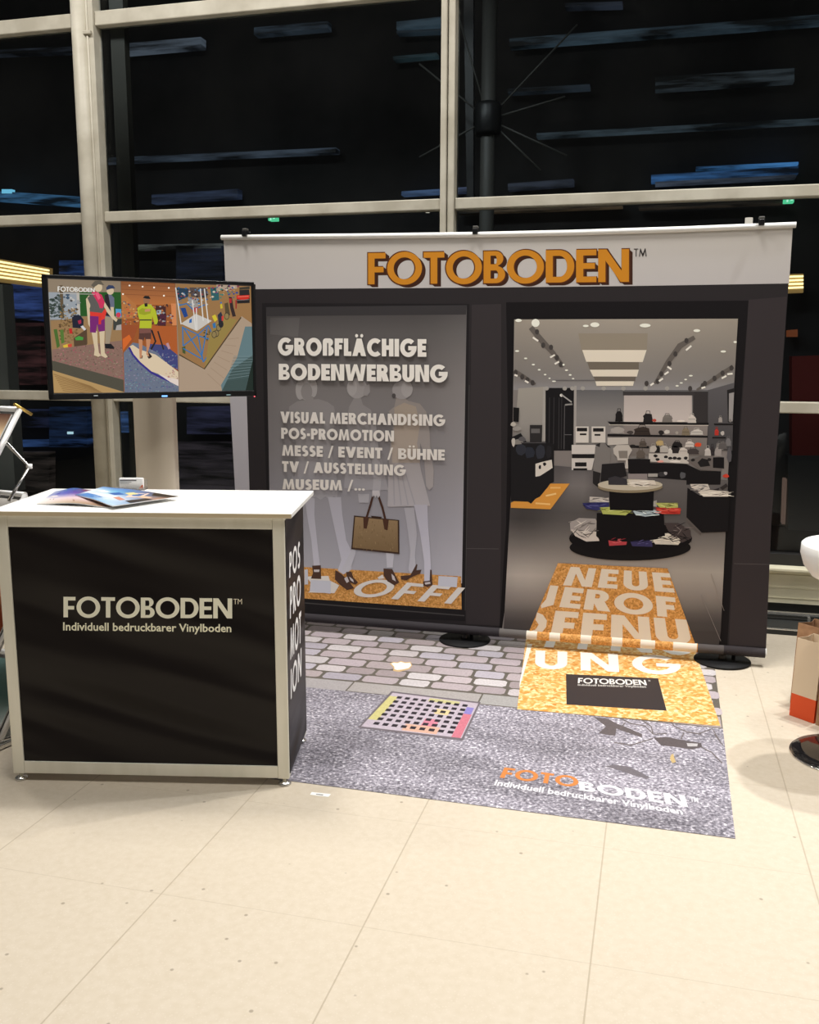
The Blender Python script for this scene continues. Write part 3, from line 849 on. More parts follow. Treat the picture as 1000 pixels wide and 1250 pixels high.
# letters, paper blocks and shoes on the cork
WL = (206, 202, 198)
K.text('OFFI', [(424, 726.5), (551, 737), (568, 717.5), (446, 706)], WL, t=0.2, track=0.2)
K.px(M7((140, 515), (255, 512), (262, 535), (310, 560), (285, 600), (150, 596), (190, 575), (165, 545)), WL); K.px(M7((505, 520), (530, 505), (540, 525), (510, 528)), WL); K.up()
for q in (((165, 532), (268, 538), (266, 602), (160, 590)), ((815, 512), (912, 518), (908, 570), (812, 564)), ((133, 480), (150, 478), (152, 555), (133, 556))):
    K.px(M7(*q), (186, 188, 200))
SH = (74, 54, 46)
K.px(M7((172, 460), (216, 458), (218, 528), (166, 526), (176, 498)), SH); K.px(M7((290, 482), (318, 500), (348, 528), (386, 574), (350, 584), (318, 560), (288, 530)), SH)
K.px(M7((345, 492), (372, 490), (382, 520), (406, 545), (392, 556), (350, 540)), SH); K.px(M7((535, 474), (580, 478), (596, 510), (616, 545), (590, 560), (556, 540), (536, 510)), SH)
K.px(M7((622, 512), (672, 508), (702, 452), (708, 455), (702, 484), (728, 480), (722, 500), (690, 512), (652, 534), (624, 530)), SH); K.px(M7((736, 540), (770, 536), (772, 480), (780, 482), (784, 560), (760, 568), (738, 562)), SH); K.up()
for q in (((180, 480), (210, 480), (208, 492), (182, 492)), ((335, 525), (350, 515), (360, 540), (348, 548)), ((575, 500), (590, 515), (598, 540), (580, 530)), ((744, 546), (772, 542), (774, 552), (748, 556)), ((360, 515), (380, 530), (384, 545), (368, 535))):
    K.px(M7(*q), (186, 180, 184))
K.up()
# the brown handbag
K.px(M7((385, 205), (615, 228), (616, 401), (371, 376)), (58, 42, 34)); K.up()
K.px(M7((391, 212), (607, 232), (609, 392), (378, 368)), vgrad((629, (138, 116, 88)), (676, (112, 92, 66)))); K.up()

for _k in range(70):
    _x, _y = random.uniform(388, 600), random.uniform(222, 380)
    K.line(M7((_x, _y), (_x + random.uniform(-3, 3), _y + random.uniform(6, 14))), .5, random.choice([(116, 96, 70), (146, 124, 94), (104, 84, 58)]))
K.up(); K.line(M7((481, 108), (466, 160), (446, 225)), 2.6, (66, 44, 36)); K.line(M7((510, 108), (530, 165), (548, 240)), 2.6, (66, 44, 36))
K.px(M7((432, 210), (462, 214), (450, 272), (434, 270)), (70, 46, 36)); K.px(M7((530, 222), (562, 228), (556, 280), (540, 276)), (70, 46, 36)); K.px(M7((470, 206), (528, 212), (520, 222), (478, 218)), (54, 38, 30)); K.up()
K.px(M7((478, 78), (512, 78), (518, 100), (508, 116), (500, 100), (494, 116), (486, 100), (478, 112)), (176, 172, 176)); K.up()

# ---- the shop behind the entrance
K.px([(628, 390), (901, 389), (890, 560), (884, 660), (879, 770), (876, 791), (612, 775), (620, 720), (623, 660), (626, 520)], (118, 112, 110)); K.up()
cg = vgrad((389, (150, 142, 132)), (430, (132, 126, 120)), (462, (122, 118, 116)), (476, (136, 134, 136)))
K.grid([(628, 390), (901, 389), (896, 476), (627, 476)], 8, 8, lambda x, y: tuple(v - abs(x - 760) * 0.05 for v in cg(x, y))); K.up()
K.grid([(703, 476), (866, 476), (866, 562), (703, 562)], 6, 6, lambda x, y: vgrad((476, (92, 91, 93)), (505, (122, 119, 118)), (562, (116, 112, 110)))(x, y))
K.grid([(633, 474), (667, 472), (667, 560), (626, 560)], 4, 6, lambda x, y: vgrad((474, (146, 141, 134)), (520, (136, 132, 128)), (560, (96, 93, 92)))(x, y)); K.up()
K.px(A((368, 575), (560, 575), (556, 1000), (366, 1000)), (24, 23, 25)); K.px(A((562, 560), (578, 560), (574, 1000), (560, 1000)), (150, 145, 142)); K.px(A((352, 570), (372, 570), (366, 935), (344, 935)), (150, 146, 142)); K.up()
for x in (395, 425, 460, 478): K.line(A((x, 640), (x - 4, 990)), 1.0, (48, 46, 48))
K.line(A((497, 690), (493, 990)), 0.8, (84, 82, 84)); K.line(A((475, 620), (545, 672)), 1.6, (150, 148, 146)); K.line(A((500, 690), (550, 685)), 2.0, (130, 128, 126)); K.ell(685.5, 482.5, 1.8, 1.8, (210, 206, 200)); K.line(A((497, 892), (545, 892)), 0.7, (96, 94, 96)); K.up()
# lit ceiling boxes
for q, c in ((((590, 205), (1060, 205), (1055, 320), (612, 320)), (134, 125, 112)), (((650, 398), (1000, 398), (1000, 452), (668, 452)), (104, 96, 86)), (((692, 498), (980, 498), (975, 530), (706, 530)), (98, 90, 82))): K.px(A(*q), c)
K.up()
for q in (((711, 427.3), (789.5, 427.3), (784.8, 442), (715.8, 441.6)), ((720.2, 451.3), (780, 451.2), (777.7, 459.7), (724.2, 459.5)), ((727, 465.4), (774.2, 465.4), (773, 471), (728.5, 471))): K.px(q, (208, 199, 184))
K.up()
# spot tracks
for pts, w in ((A((268, 165), (330, 240), (420, 340), (490, 430)), [6, 7, 6, 4]), (B((600, 232), (500, 290), (420, 400), (330, 545)), [5, 7, 6, 3]), (B((862, 430), (780, 480), (700, 535), (615, 590)), [5, 5, 4, 3]), (A((155, 462), (215, 495), (300, 550)), [6, 5, 3])): K.line(pts, w, (92, 86, 82))
K.up()
random.seed(3)
for pts in (A((310, 195), (352, 285), (405, 300), (445, 370), (470, 415)), B((545, 255), (470, 345), (430, 410), (375, 480), (350, 530), (275, 545)), B((850, 440), (790, 475), (735, 510), (670, 545), (655, 560), (570, 580)), A((165, 470), (210, 500), (245, 520), (280, 540))):
    for x, y in pts: K.ell(x, y, 2.6, 3.4, (62, 58, 57), 10)
K.up()
W1 = (226, 220, 208)
for f, x, y, rx, ry in ((A, 300, 135, 5, 5), (A, 702, 147, 5.6, 3), (A, 640, 155, 3.6, 1.5), (A, 175, 325, 2.6, 1.2), (A, 233, 375, 2, 1), (A, 285, 417, 2, 1), (A, 325, 452, 1.8, 1), (A, 365, 485, 1.6, .9), (A, 395, 510, 1.4, .8), (A, 510, 455, 2, 1), (A, 535, 487, 1.8, 1), (A, 490, 418, 1.4, 1.4), (A, 555, 512, 1.6, .8), (A, 425, 530, 2.4, .9),
                        (B, 265, 152, 6.8, 2.4), (B, 615, 187, 4.2, 1.8), (B, 795, 328, 3.4, 1.4), (B, 875, 264, 2, 1.4), (B, 575, 492, 2.4, 1), (B, 540, 518, 1.8, .9), (B, 510, 541, 2, .8), (B, 482, 561, 2, 1), (A, 185, 118, 4, 2)):
    p = f((x, y))[0]; K.ell(p[0], p[1], rx, ry, W1, 12)
for f, x, y, l, an in ((A, 300, 245, 8, .6), (A, 415, 360, 6.5, -.5), (A, 445, 405, 6, -.5), (B, 560, 305, 8.5, -.7), (B, 430, 440, 6, .6), (B, 410, 475, 6, -.6), (B, 372, 520, 6, -.6), (B, 312, 550, 5, -.6), (B, 840, 480, 6.5, -.1), (B, 800, 502, 6.5, -.5), (B, 660, 573, 5, -.3), (A, 168, 490, 4, .4), (A, 240, 533, 5, .5)):
    p = f((x, y))[0]; dx, dy = l / 2 * math.cos(an), l / 2 * math.sin(an)
    K.line([(p[0] - dx, p[1] - dy), (p[0] + dx, p[1] + dy)], 2.2, (220, 214, 206))
for f, x in ((A, 498), (A, 620), (A, 762), (A, 896), (B, 118), (B, 268), (B, 414), (A, 375), (A, 550)):
    p = f((x, 578))[0]; K.ell(p[0], p[1], 2.8, 2.6, (150, 146, 142), 10)
K.line(A((420, 523), (700, 523)), 0.8, (92, 90, 92)); K.up()
# back wall: bright board, dark bay, right hand wall
K.px(B((590, 600), (692, 600), (690, 990), (586, 990)), (50, 47, 48)); K.px(B((115, 600), (600, 600), (600, 626), (115, 626)), (56, 53, 54))
K.grid(B((690, 590), (868, 540), (856, 1000), (690, 1000)), 3, 4, lambda x, y: vgrad((470, (84, 82, 85)), (560, (64, 62, 64)))(x, y)); K.up()
K.grid(B((122, 626), (582, 626), (582, 806), (120, 806)), 5, 4, lambda x, y: vgrad((482, (166, 157, 154)), (515, (184, 174, 170)))(x, y))
K.px(B((820, 590), (872, 575), (862, 810), (826, 808)), (34, 32, 33)); K.up(); K.px(B((834, 612), (868, 605), (858, 802), (832, 802)), (140, 136, 136)); K.up()
K.grid(D((118, 205), (690, 215), (680, 420), (118, 420)), 5, 3, lambda x, y: vgrad((517, (128, 120, 117)), (555, (104, 98, 95)))(x, y)); K.up()
for q in (((10, 192), (696, 200), (696, 216), (30, 212)), ((10, 276), (690, 288), (690, 302), (10, 292)), ((730, 205), (866, 205), (866, 216), (735, 216)), ((720, 296), (812, 296), (812, 306), (720, 306)), ((160, 352), (292, 358), (292, 374), (165, 370))): K.px(D(*q), (26, 24, 25))
K.line(D((20, 214), (694, 218)), 0.8, (190, 182, 174)); K.up()
def blob(f, x, y, rx, ry, c, k=9):
    p = f((x, y))[0]
    K.px([(p[0] + rx / 5.5556 * math.cos(2 * math.pi * i / k) * random.uniform(.75, 1.1), p[1] + ry / 5.5556 * math.sin(2 * math.pi * i / k) * random.uniform(.75, 1.1)) for i in range(k)], c)
# handbags on the shelves
for x, y, rx, ry, c in ((285, 165, 34, 34, (34, 31, 32)), (328, 184, 15, 11, (176, 74, 62)), (415, 172, 36, 26, (116, 110, 106)), (582, 174, 30, 28, (196, 188, 182)), (510, 188, 30, 9, (206, 198, 190)), (88, 155, 26, 38, (28, 26, 27)), (775, 178, 14, 20, (150, 144, 140)), (842, 184, 10, 14, (120, 116, 114)),
                        (245, 255, 58, 30, (54, 46, 42)), (165, 265, 24, 14, (66, 60, 58)), (375, 266, 20, 16, (40, 36, 36)), (415, 262, 20, 16, (184, 178, 172)), (540, 260, 28, 26, (124, 112, 94)), (615, 262, 44, 20, (192, 186, 180)), (480, 268, 12, 12, (150, 142, 134)), (75, 250, 50, 24, (150, 144, 140)), (750, 262, 14, 24, (178, 54, 46)), (790, 270, 14, 16, (170, 164, 160)),
                        (250, 342, 27, 24, (84, 76, 70)), (235, 412, 30, 30, (88, 80, 74)), (182, 355, 20, 10, (36, 34, 34)), (365, 336, 28, 18, (170, 148, 104)), (482, 348, 38, 20, (34, 31, 32)), (566, 344, 32, 22, (196, 188, 182)), (624, 350, 26, 16, (196, 72, 44)), (320, 375, 26, 26, (170, 164, 158)), (395, 375, 30, 26, (176, 170, 164)), (348, 378, 18, 26, (34, 32, 32)), (470, 380, 30, 26, (40, 36, 37)), (435, 390, 16, 20, (200, 194, 188)), (522, 390, 32, 22, (190, 182, 176)), (590, 392, 40, 22, (62, 56, 56)),
                        (690, 395, 22, 30, (184, 178, 174)), (720, 390, 16, 34, (50, 46, 48)), (760, 392, 26, 40, (140, 134, 132)), (790, 350, 30, 30, (92, 88, 88)), (835, 420, 16, 60, (80, 78, 82)), (770, 360, 26, 26, (120, 116, 114)), (830, 330, 18, 30, (108, 106, 108))):
    blob(D, x, y, rx, ry, c)
    if ry >= 18 and y < 420:
        K.line(D((x - rx * .5, y - ry * .5), (x - rx * .32, y - ry * 1.35), (x + rx * .32, y - ry * 1.35), (x + rx * .5, y - ry * .5)), .7, tuple(v * .8 for v in c))
        K.px(D((x - rx, y + ry * .95), (x - rx * .8, y - ry * .3), (x + rx * .8, y - ry * .3), (x + rx, y + ry * .95)), tuple(v * .93 for v in c))
        K.line(D((x - rx * .8, y + ry * .1), (x + rx * .8, y + ry * .1)), .6, tuple(v * .7 for v in c))
K.up()
K.px(D((10, 300), (150, 300), (150, 345), (10, 352)), (176, 170, 164)); K.px(D((290, 408), (560, 408), (560, 478), (290, 462)), (178, 172, 166)); K.px(D((545, 455), (640, 425), (720, 440), (785, 508), (780, 528), (640, 520)), (96, 90, 88)); K.up()
for x, y in ((335, 425), (405, 432), (436, 440), (465, 440), (495, 442), (540, 440), (350, 448), (590, 452), (700, 450)): blob(D, x, y, 16, 11, (34, 31, 32))
K.px(D((620, 470), (650, 440), (690, 450), (706, 492), (640, 500)), (30, 28, 29)); blob(D, 370, 462, 26, 8, (210, 150, 140)); blob(D, 470, 462, 40, 7, (206, 200, 194)); K.up()
K.px(D((158, 446), (300, 446), (300, 472), (545, 480), (640, 525), (780, 530), (775, 620), (545, 620), (545, 590), (160, 560)), BLK); K.px(D((725, 435), (800, 435), (800, 510), (725, 505)), BLK); K.up()
K.px(D((150, 545), (280, 545), (280, 590), (150, 590)), (128, 120, 120)); blob(D, 385, 548, 34, 18, (52, 50, 52)); blob(D, 404, 542, 14, 12, (150, 148, 150)); blob(D, 520, 556, 24, 26, (78, 78, 82)); K.line(D((285, 555), (350, 555)), 4, (150, 146, 142)); blob(D, 812, 560, 26, 14, (184, 60, 44)); K.up()
def folds(f, x0, y0, x1, y1, cols, n=9, w=1.1):
    for _ in range(n):
        x, y = random.uniform(x0, x1), random.uniform(y0, y1)
        d = random.uniform(.1, .3) * (x1 - x0); e = random.uniform(-.35, .35) * (y1 - y0)
        K.line(f((x - d, y - e * .4), (x, y + e * .3), (x + d, y + e)), [w * .4, w, w * .3], random.choice(cols))
GR = [(200, 194, 188), (110, 104, 102), (70, 66, 66), (150, 144, 140)]
# pale jackets, boxes and the dark rail of clothes at the left
for q, c in ((((572, 225), (660, 225), (660, 335), (572, 335)), (194, 188, 182)), (((680, 225), (774, 225), (774, 335), (680, 335)), (190, 184, 178)), (((545, 350), (712, 350), (712, 412), (545, 412)), (186, 180, 176)), (((545, 440), (700, 440), (680, 520), (545, 520)), (186, 180, 176)), (((262, 215), (346, 215), (342, 332), (262, 330)), (42, 40, 41))): K.px(C(*q), c)
K.up()
for q in (((580, 234), (650, 234), (650, 258), (580, 258)), ((690, 236), (762, 236), (762, 260), (690, 260)), ((548, 412), (700, 412), (696, 440), (548, 440)), ((568, 468), (646, 468), (646, 496), (568, 496)), ((600, 272), (645, 272), (645, 284), (600, 284)), ((700, 276), (740, 276), (740, 288), (700, 288)), ((556, 508), (650, 508), (650, 522), (556, 522))): K.px(C(*q), (28, 26, 27))
K.px(C((270, 240), (330, 240), (330, 270), (270, 270)), (92, 90, 90)); K.up()
K.px(C((705, 360), (742, 338), (775, 340), (812, 370), (804, 470), (790, 545), (740, 540), (692, 525), (700, 440)), (112, 108, 106)); K.px(C((690, 525), (742, 540), (728, 640), (688, 610)), (36, 34, 35)); K.px(C((826, 375), (850, 350), (930, 350), (955, 385), (930, 430), (930, 510), (905, 510), (912, 455), (856, 455), (850, 430), (830, 410)), (172, 166, 160)); K.up()
K.px(C((862, 390), (924, 390), (924, 440), (868, 440)), (118, 112, 106)); K.px(C((705, 352), (740, 335), (735, 365)), (40, 38, 39)); K.px(C((770, 335), (812, 370), (790, 365)), (40, 38, 39)); K.up()
K.px(C((750, 480), (900, 470), (920, 560), (800, 590), (740, 600)), (30, 28, 30)); K.px(C((925, 445), (1010, 445), (1010, 540), (930, 540)), BLK); K.up()
def floorc(px, py):
    c = vgrad((560, (70, 67, 69)), (590, (90, 86, 86)), (630, (76, 73, 73)), (665, (112, 107, 104)), (700, (154, 147, 141)), (735, (116, 110, 107)), (756, (70, 66, 66)), (800, (54, 51, 51)))(px, py)
    k = 26 * math.exp(-((px - 706) / 13.0) ** 2) * math.exp(-((py - 590) / 22.0) ** 2) + 14 * math.exp(-((px - 640) / 30.0) ** 2) * math.exp(-((py - 705) / 22.0) ** 2) - 20 * math.exp(-((px - 640) / 30.0) ** 2) * math.exp(-((py - 632) / 26.0) ** 2)
    return tuple(v + k for v in c)
K.layer -= 8
K.grid([(626, 564), (889, 586), (880, 770), (615, 770)], 18, 18, floorc)
K.px([(615, 770), (880, 770), (877, 792), (611, 775)], (62, 58, 58))
K.layer += 9
K.px(C((133, 742), (380, 612), (532, 612), (402, 786), (133, 776)), (198, 138, 62)); K.up()
K.line(C((300, 745), (400, 752)), 2, (222, 176, 110)); K.line(C((370, 695), (440, 680)), 2, (226, 184, 124)); K.line(C((400, 640), (470, 640)), 2, (214, 168, 100)); K.up()
K.px(C((133, 300), (200, 270), (240, 330), (380, 330), (425, 345), (425, 600), (400, 612), (380, 640), (330, 700), (300, 715), (270, 748), (250, 735), (133, 730)), (27, 26, 28)); K.up()
for x, y, rx, ry, c in ((200, 380, 40, 40, (44, 46, 54)), (260, 400, 36, 44, (40, 43, 52)), (330, 400, 34, 56, (46, 48, 56)), (180, 330, 36, 20, (120, 116, 112)), (175, 240, 34, 16, (140, 136, 132)), (150, 330, 14, 34, (176, 170, 164)), (210, 310, 26, 20, (84, 82, 84)), (390, 400, 20, 50, (34, 33, 36)), (150, 210, 22, 16, (170, 164, 156))): blob(C, x, y, rx, ry, c)
K.px(C((300, 478), (345, 465), (410, 450), (416, 505), (330, 560), (300, 565)), (196, 190, 182)); K.up()
blob(C, 330, 500, 10, 16, (40, 38, 40)); blob(C, 362, 480, 12, 14, (34, 32, 34)); K.line(C((200, 335), (370, 335)), 1.2, (70, 68, 70)); K.px(C((150, 95), (190, 100), (186, 195), (150, 190)), (22, 21, 22)); K.up()
# dark plinth with clothes at the right
K.px(D((552, 640), (632, 690), (836, 700), (826, 938), (640, 945), (545, 840)), BLK); K.px(D((570, 615), (690, 615), (705, 650), (640, 665), (580, 640)), (188, 180, 172)); K.px(D((622, 668), (700, 655), (830, 665), (828, 700), (660, 700)), (198, 190, 180)); K.up()
folds(D, 580, 620, 700, 660, GR, 12); folds(D, 640, 664, 824, 696, [(218, 212, 202), (120, 112, 106)], 14); K.px(D((770, 640), (815, 610), (826, 630), (790, 655)), (46, 42, 42)); K.px(D((720, 655), (770, 640), (760, 660)), (40, 36, 38)); K.px(D((545, 840), (650, 945), (640, 960), (540, 860)), (84, 78, 76)); K.up()
# round three tier table
K.ell(769.5, 668, 74, 16, (20, 18, 19), 40); K.ell(770, 657, 75, 20, (17, 15, 17), 40); K.up()
for q, c in ((((240, 245), (268, 230), (318, 232), (330, 262), (300, 275), (242, 270)), (146, 140, 138)), (((243, 265), (320, 272), (330, 300), (290, 302), (256, 285)), (184, 176, 170)), (((356, 290), (418, 283), (412, 312), (360, 315)), (164, 62, 68)), (((420, 292), (488, 288), (492, 318), (430, 316)), (52, 48, 84)), (((484, 282), (540, 276), (580, 300), (570, 312), (500, 310)), (186, 180, 170)), (((528, 245), (570, 245), (608, 268), (610, 292), (580, 306), (540, 270)), (64, 56, 56)), (((535, 262), (570, 252), (590, 266), (560, 272)), (130, 124, 122))): K.px(Q7(*q), c)
K.up(); K.px(Q7((322, 215), (526, 215), (530, 285), (320, 285)), (17, 15, 17)); K.ell(769, 654, 41, 7, (17, 15, 17)); K.up()
for q, c in ((((278, 185), (358, 180), (360, 200), (330, 208), (290, 202)), (46, 46, 92)), (((300, 165), (358, 168), (360, 182), (300, 182)), (176, 170, 164)), (((332, 198), (410, 194), (428, 208), (410, 222), (340, 218)), (162, 168, 92)), (((432, 208), (500, 205), (514, 220), (470, 226), (440, 220)), (158, 172, 180)), (((500, 184), (568, 184), (570, 198), (520, 204)), (162, 164, 92)), (((500, 198), (578, 200), (576, 218), (520, 218)), (168, 50, 42)), (((490, 180), (505, 176), (505, 196), (490, 194)), (150, 146, 142))): K.px(Q7(*q), c)
K.up()
folds(Q7, 252, 236, 318, 296, GR, 22); folds(Q7, 372, 294, 406, 308, [(196, 96, 100), (120, 36, 44)], 9); folds(Q7, 436, 298, 480, 312, [(84, 78, 124), (28, 26, 54)], 9)
folds(Q7, 496, 282, 570, 308, [(216, 210, 198), (110, 104, 98), (70, 66, 62)], 14); folds(Q7, 538, 252, 604, 296, [(30, 26, 28), (112, 102, 100), (20, 18, 19)], 16)
folds(Q7, 284, 186, 352, 202, [(28, 28, 66), (80, 80, 130)], 8); folds(Q7, 306, 168, 354, 180, GR, 8); folds(Q7, 340, 198, 420, 216, [(196, 202, 130), (110, 114, 56)], 12)
folds(Q7, 440, 208, 506, 222, [(206, 218, 226), (90, 104, 112), (50, 56, 60)], 12); folds(Q7, 506, 185, 566, 200, [(192, 194, 124), (104, 106, 54)], 9); folds(Q7, 506, 202, 574, 216, [(206, 90, 76), (110, 26, 22)], 9); K.up()
K.px(Q7((360, 140), (496, 140), (494, 208), (362, 206)), (17, 15, 17)); K.up()
K.ell(769.5, 594, 39.5, 7.4, (128, 116, 94), 32); K.up(); K.ell(769.5, 591.5, 39.5, 6.8, (176, 168, 152), 32); K.up()
folds(D, 170, 594, 336, 626, [(222, 214, 204), (130, 122, 112)], 16); K.px(C((792, 575), (840, 560), (920, 582), (925, 622), (795, 620)), (52, 50, 54)); K.px(D((152, 590), (230, 585), (330, 590), (342, 625), (250, 632), (170, 628)), (196, 188, 178)); K.up()
K.line([(868, 700), (884, 745)], 0.5, (128, 122, 118)); K.line([(856, 726), (880, 782)], 0.6, (120, 114, 112)); K.up()
# the cork runner on the printed floor
K.px([(681.5, 687), (815, 693.5), (851.5, 793), (640, 779), (645.5, 772)], (190, 130, 60), m=1); K.up()
BASE_LAYER = K.layer
fabric = K.build('fabric', [ink_b, m_cork], wallx)

T = Ink(at_banner, pick_banner, G_B); T.layer = BASE_LAYER + 1
LT = (206, 196, 182)
T.text('NEUE', [(687.5, 714), (824, 723), (817.5, 699.5), (697, 691.5)], LT, t=0.25, track=0.17)
T.text('EROF', [(683, 740.5), (828, 754), (824, 729), (690, 716)], LT, t=0.26, track=0.1)
T.text('FFNU', [(671.5, 778), (845.5, 787), (838, 756), (678.5, 745)], LT, t=0.25, track=0.1)
T.px([(672, 714), (682, 715), (676, 738), (661, 742), (660.5, 738.5), (667, 731)], LT)
T.px([(656, 747), (663, 750), (668, 757), (667, 765), (658, 776), (645.5, 777), (648, 770), (654, 768), (658, 762), (654, 756)], LT)
T.build('runner_lettering', [ink_text], fabric)['label'] = 'cream letters printed on the gold runner'

T = Ink(at_banner, pick_banner, G_B); T.layer = BASE_LAYER + 1
HL = [(340, 433.5), (521, 435.5), (521, 414), (340, 412.5)]
WH = (216, 212, 206)
def shade(t, txt, q, c, th, tr):
    t.text(txt, [(x + .8, y + .8) for x, y in q], (84, 82, 82), t=th, track=tr); t.up()
    t.text(txt, q, c, t=th, track=tr); t.up()
shade(T, 'GROßFLÄCHIGE', HL, WH, 0.29, 0.07)
shade(T, 'BODENWERBUNG', [(341, 463.5), (547, 466.5), (547, 445.5), (341, 444)], WH, 0.29, 0.06)
T.build('headline_lettering', [ink_text], fabric)['label'] = 'two line white headline in heavy capitals'
T = Ink(at_banner, pick_banner, G_B); T.layer = BASE_LAYER + 1
for txt, q in (('VISUAL MERCHANDISING', [(343, 516), (544, 520), (544, 506.2), (343, 502.3)]), ('POS-PROMOTION', [(344, 535.3), (481.6, 538.8), (481.6, 525.6), (344, 522)]), ('MESSE / EVENT / BÜHNE', [(345, 556), (543.5, 561.8), (543.5, 548.6), (345, 543)]),
               ('TV / AUSSTELLUNG', [(345, 575.6), (496, 580.6), (496, 567.6), (345, 562.6)]), ('MUSEUM /...', [(345.5, 597), (446, 598.8), (446, 586.4), (345.5, 584.4)])):
    T.text(txt, q, (204, 199, 194), t=0.28, track=0.08)
T.build('service_lettering', [ink_text], fabric)['label'] = 'five lines of small white capitals'

T = Ink(at_banner, pick_banner, G_B); T.layer = 3
LQ = [(449.5, 347), (768, 344), (768, 304), (449.5, 309)]
for k in range(6, 0, -1):
    T.text('FOTOBODEN', [(x + k * 0.75, y + k * 0.6) for x, y in LQ], (58, 34, 24) if k > 1 else (70, 40, 24), t=0.2, track=0.05); T.up()
T.text('FOTOBODEN', [(LQ[0][0] - 1.2, LQ[0][1] + 1.2), (LQ[1][0] + 1.2, LQ[1][1] + 1.2), (LQ[2][0] + 1.2, LQ[2][1] - 1.2), (LQ[3][0] - 1.2, LQ[3][1] - 1.2)], (84, 44, 22), t=0.225, track=0.025); T.up()
T.text('FOTOBODEN', LQ, (182, 120, 34), t=0.2, track=0.05); T.up()
T.text('TM', [(774, 313.5), (789.5, 313), (789.5, 303.2), (774, 303.6)], (44, 40, 40), t=0.12, track=0.1)
T.build('header_lettering', [ink_text], fabric)['label'] = 'orange block capitals with dark edges'

# bottom pocket of the sheet, rolled round its tube
HR, HZ = 0.0245, 0.0715
def at_hem(u, v, layer):
    a = math.radians(90 - 180 * v)
    r = HR + 0.0001 * layer
    return (u, YB - r * math.cos(a), HZ + r * math.sin(a))
H_ = Ink(at_hem, lambda x, y: (on_y(x, 785, YB).x, y), G_B)
def band(x0, x1, c, m=0):
    for k in range(10): H_.poly([(on_y(x0, 783, YB).x, k / 10), (on_y(x0, 783, YB).x, (k + 1) / 10), (on_y(x1, 783, YB).x, (k + 1) / 10), (on_y(x1, 783, YB).x, k / 10)], c, m=m)
for x0, x1, c, m in ((301, 610, (48, 45, 48), 0), (610, 643, (92, 88, 86), 0), (643, 852, (190, 130, 60), 1), (852, 884, (80, 75, 74), 0), (884, 935, (50, 46, 48), 0)): band(x0, x1, c, m)
H_.up()
for x0, x1 in ((643, 656), (671, 684), (709, 722), (747, 760), (782, 800), (822, 851)): band(x0, x1, LT)
H_.build('bottom_pocket', [ink_b, m_cork], wallx)
xl, xr = on_y(273, 291, YB).x, on_y(968, 276, YB).x
b = MB(); b.tube([(xl - 0.005, YB + 0.001, HZ), (xr + 0.012, YB + 0.001, HZ)], 0.0235, n=20); b.build('bottom_tube', m_white, wallx, label='white end of the bottom tube')
pts = [on_y(x, y - 1.0, YB) for x, y in [(270.5, 291)] + TOP[1:-1] + [(972, 275.5)]]
b = MB(); b.tube(pts, 0.0135, n=16); b.build('top_rail', m_white, wallx, label='white top rail, sagging a little')
b = MB(); b.prism([on_y(x, y, YB + 0.004) for x, y in [(277, 293)] + TOP[1:-1] + [(963, 278), (930, 792), (565, 765), (304, 748), (285, 520)]], (0, 0.002, 0)); b.build('lining', m_back, wallx)
for cx, cy in ((300, 286.5), (581, 284), (929.5, 273)):
    p = on_y(cx, cy, YB)
    b = MB(); b.box((p.x, YB - 0.004, p.z + 0.004), (0.026, 0.045, 0.030), bevel=0.004); c_ = b.build('clip', m_blk, wallx)
    b = MB(); b.box((p.x, YB - 0.002, p.z + 0.0255), (0.026, 0.03, 0.012), bevel=0.003); b.build('clip_cap', m_steel, c_)
    x0 = p.x
    zt = p.z
    b = MB(); b.tube([(x0, YB + 0.035, 0.008), (x0, YB + 0.035, zt + 0.02)], 0.0095, n=12); b.build('pole', m_dark, wallx)
    b = MB(); b.box((x0, YB + 0.016, zt + 0.006), (0.02, 0.04, 0.016), bevel=0.003); b.build('clip_arm', m_blk, c_)
m_disc = mat('matt_black_steel', (0.008, 0.008, 0.009), rough=0.6, spec=0.2)
for cx, cy in ((571, 777), (880.5, 802)):
    p = on_z(cx, cy)
    x0 = p.x
    b = MB(); b.lathe((x0, YB + 0.03, 0.0045), [(0, 0), (0.138, 0), (0.14, 0.002), (0.138, 0.007), (0.03, 0.0095), (0, 0.0095)], n=64); d_ = b.build('disc_foot', m_disc, wallx)
    b = MB(); b.lathe((x0, YB + 0.03, 0.013), [(0.021, 0), (0.021, 0.035), (0.014, 0.045), (0, 0.045)], n=24); b.build('socket', m_blk, d_)
p = on_y(300, 287, YB)
b = MB(); b.lathe((p.x, YB + 0.03, 0.0005), [(0, 0), (0.138, 0), (0.14, 0.002), (0.138, 0.007), (0.03, 0.0095), (0, 0.0095)], n=64); b.build('disc_foot', m_disc, wallx)
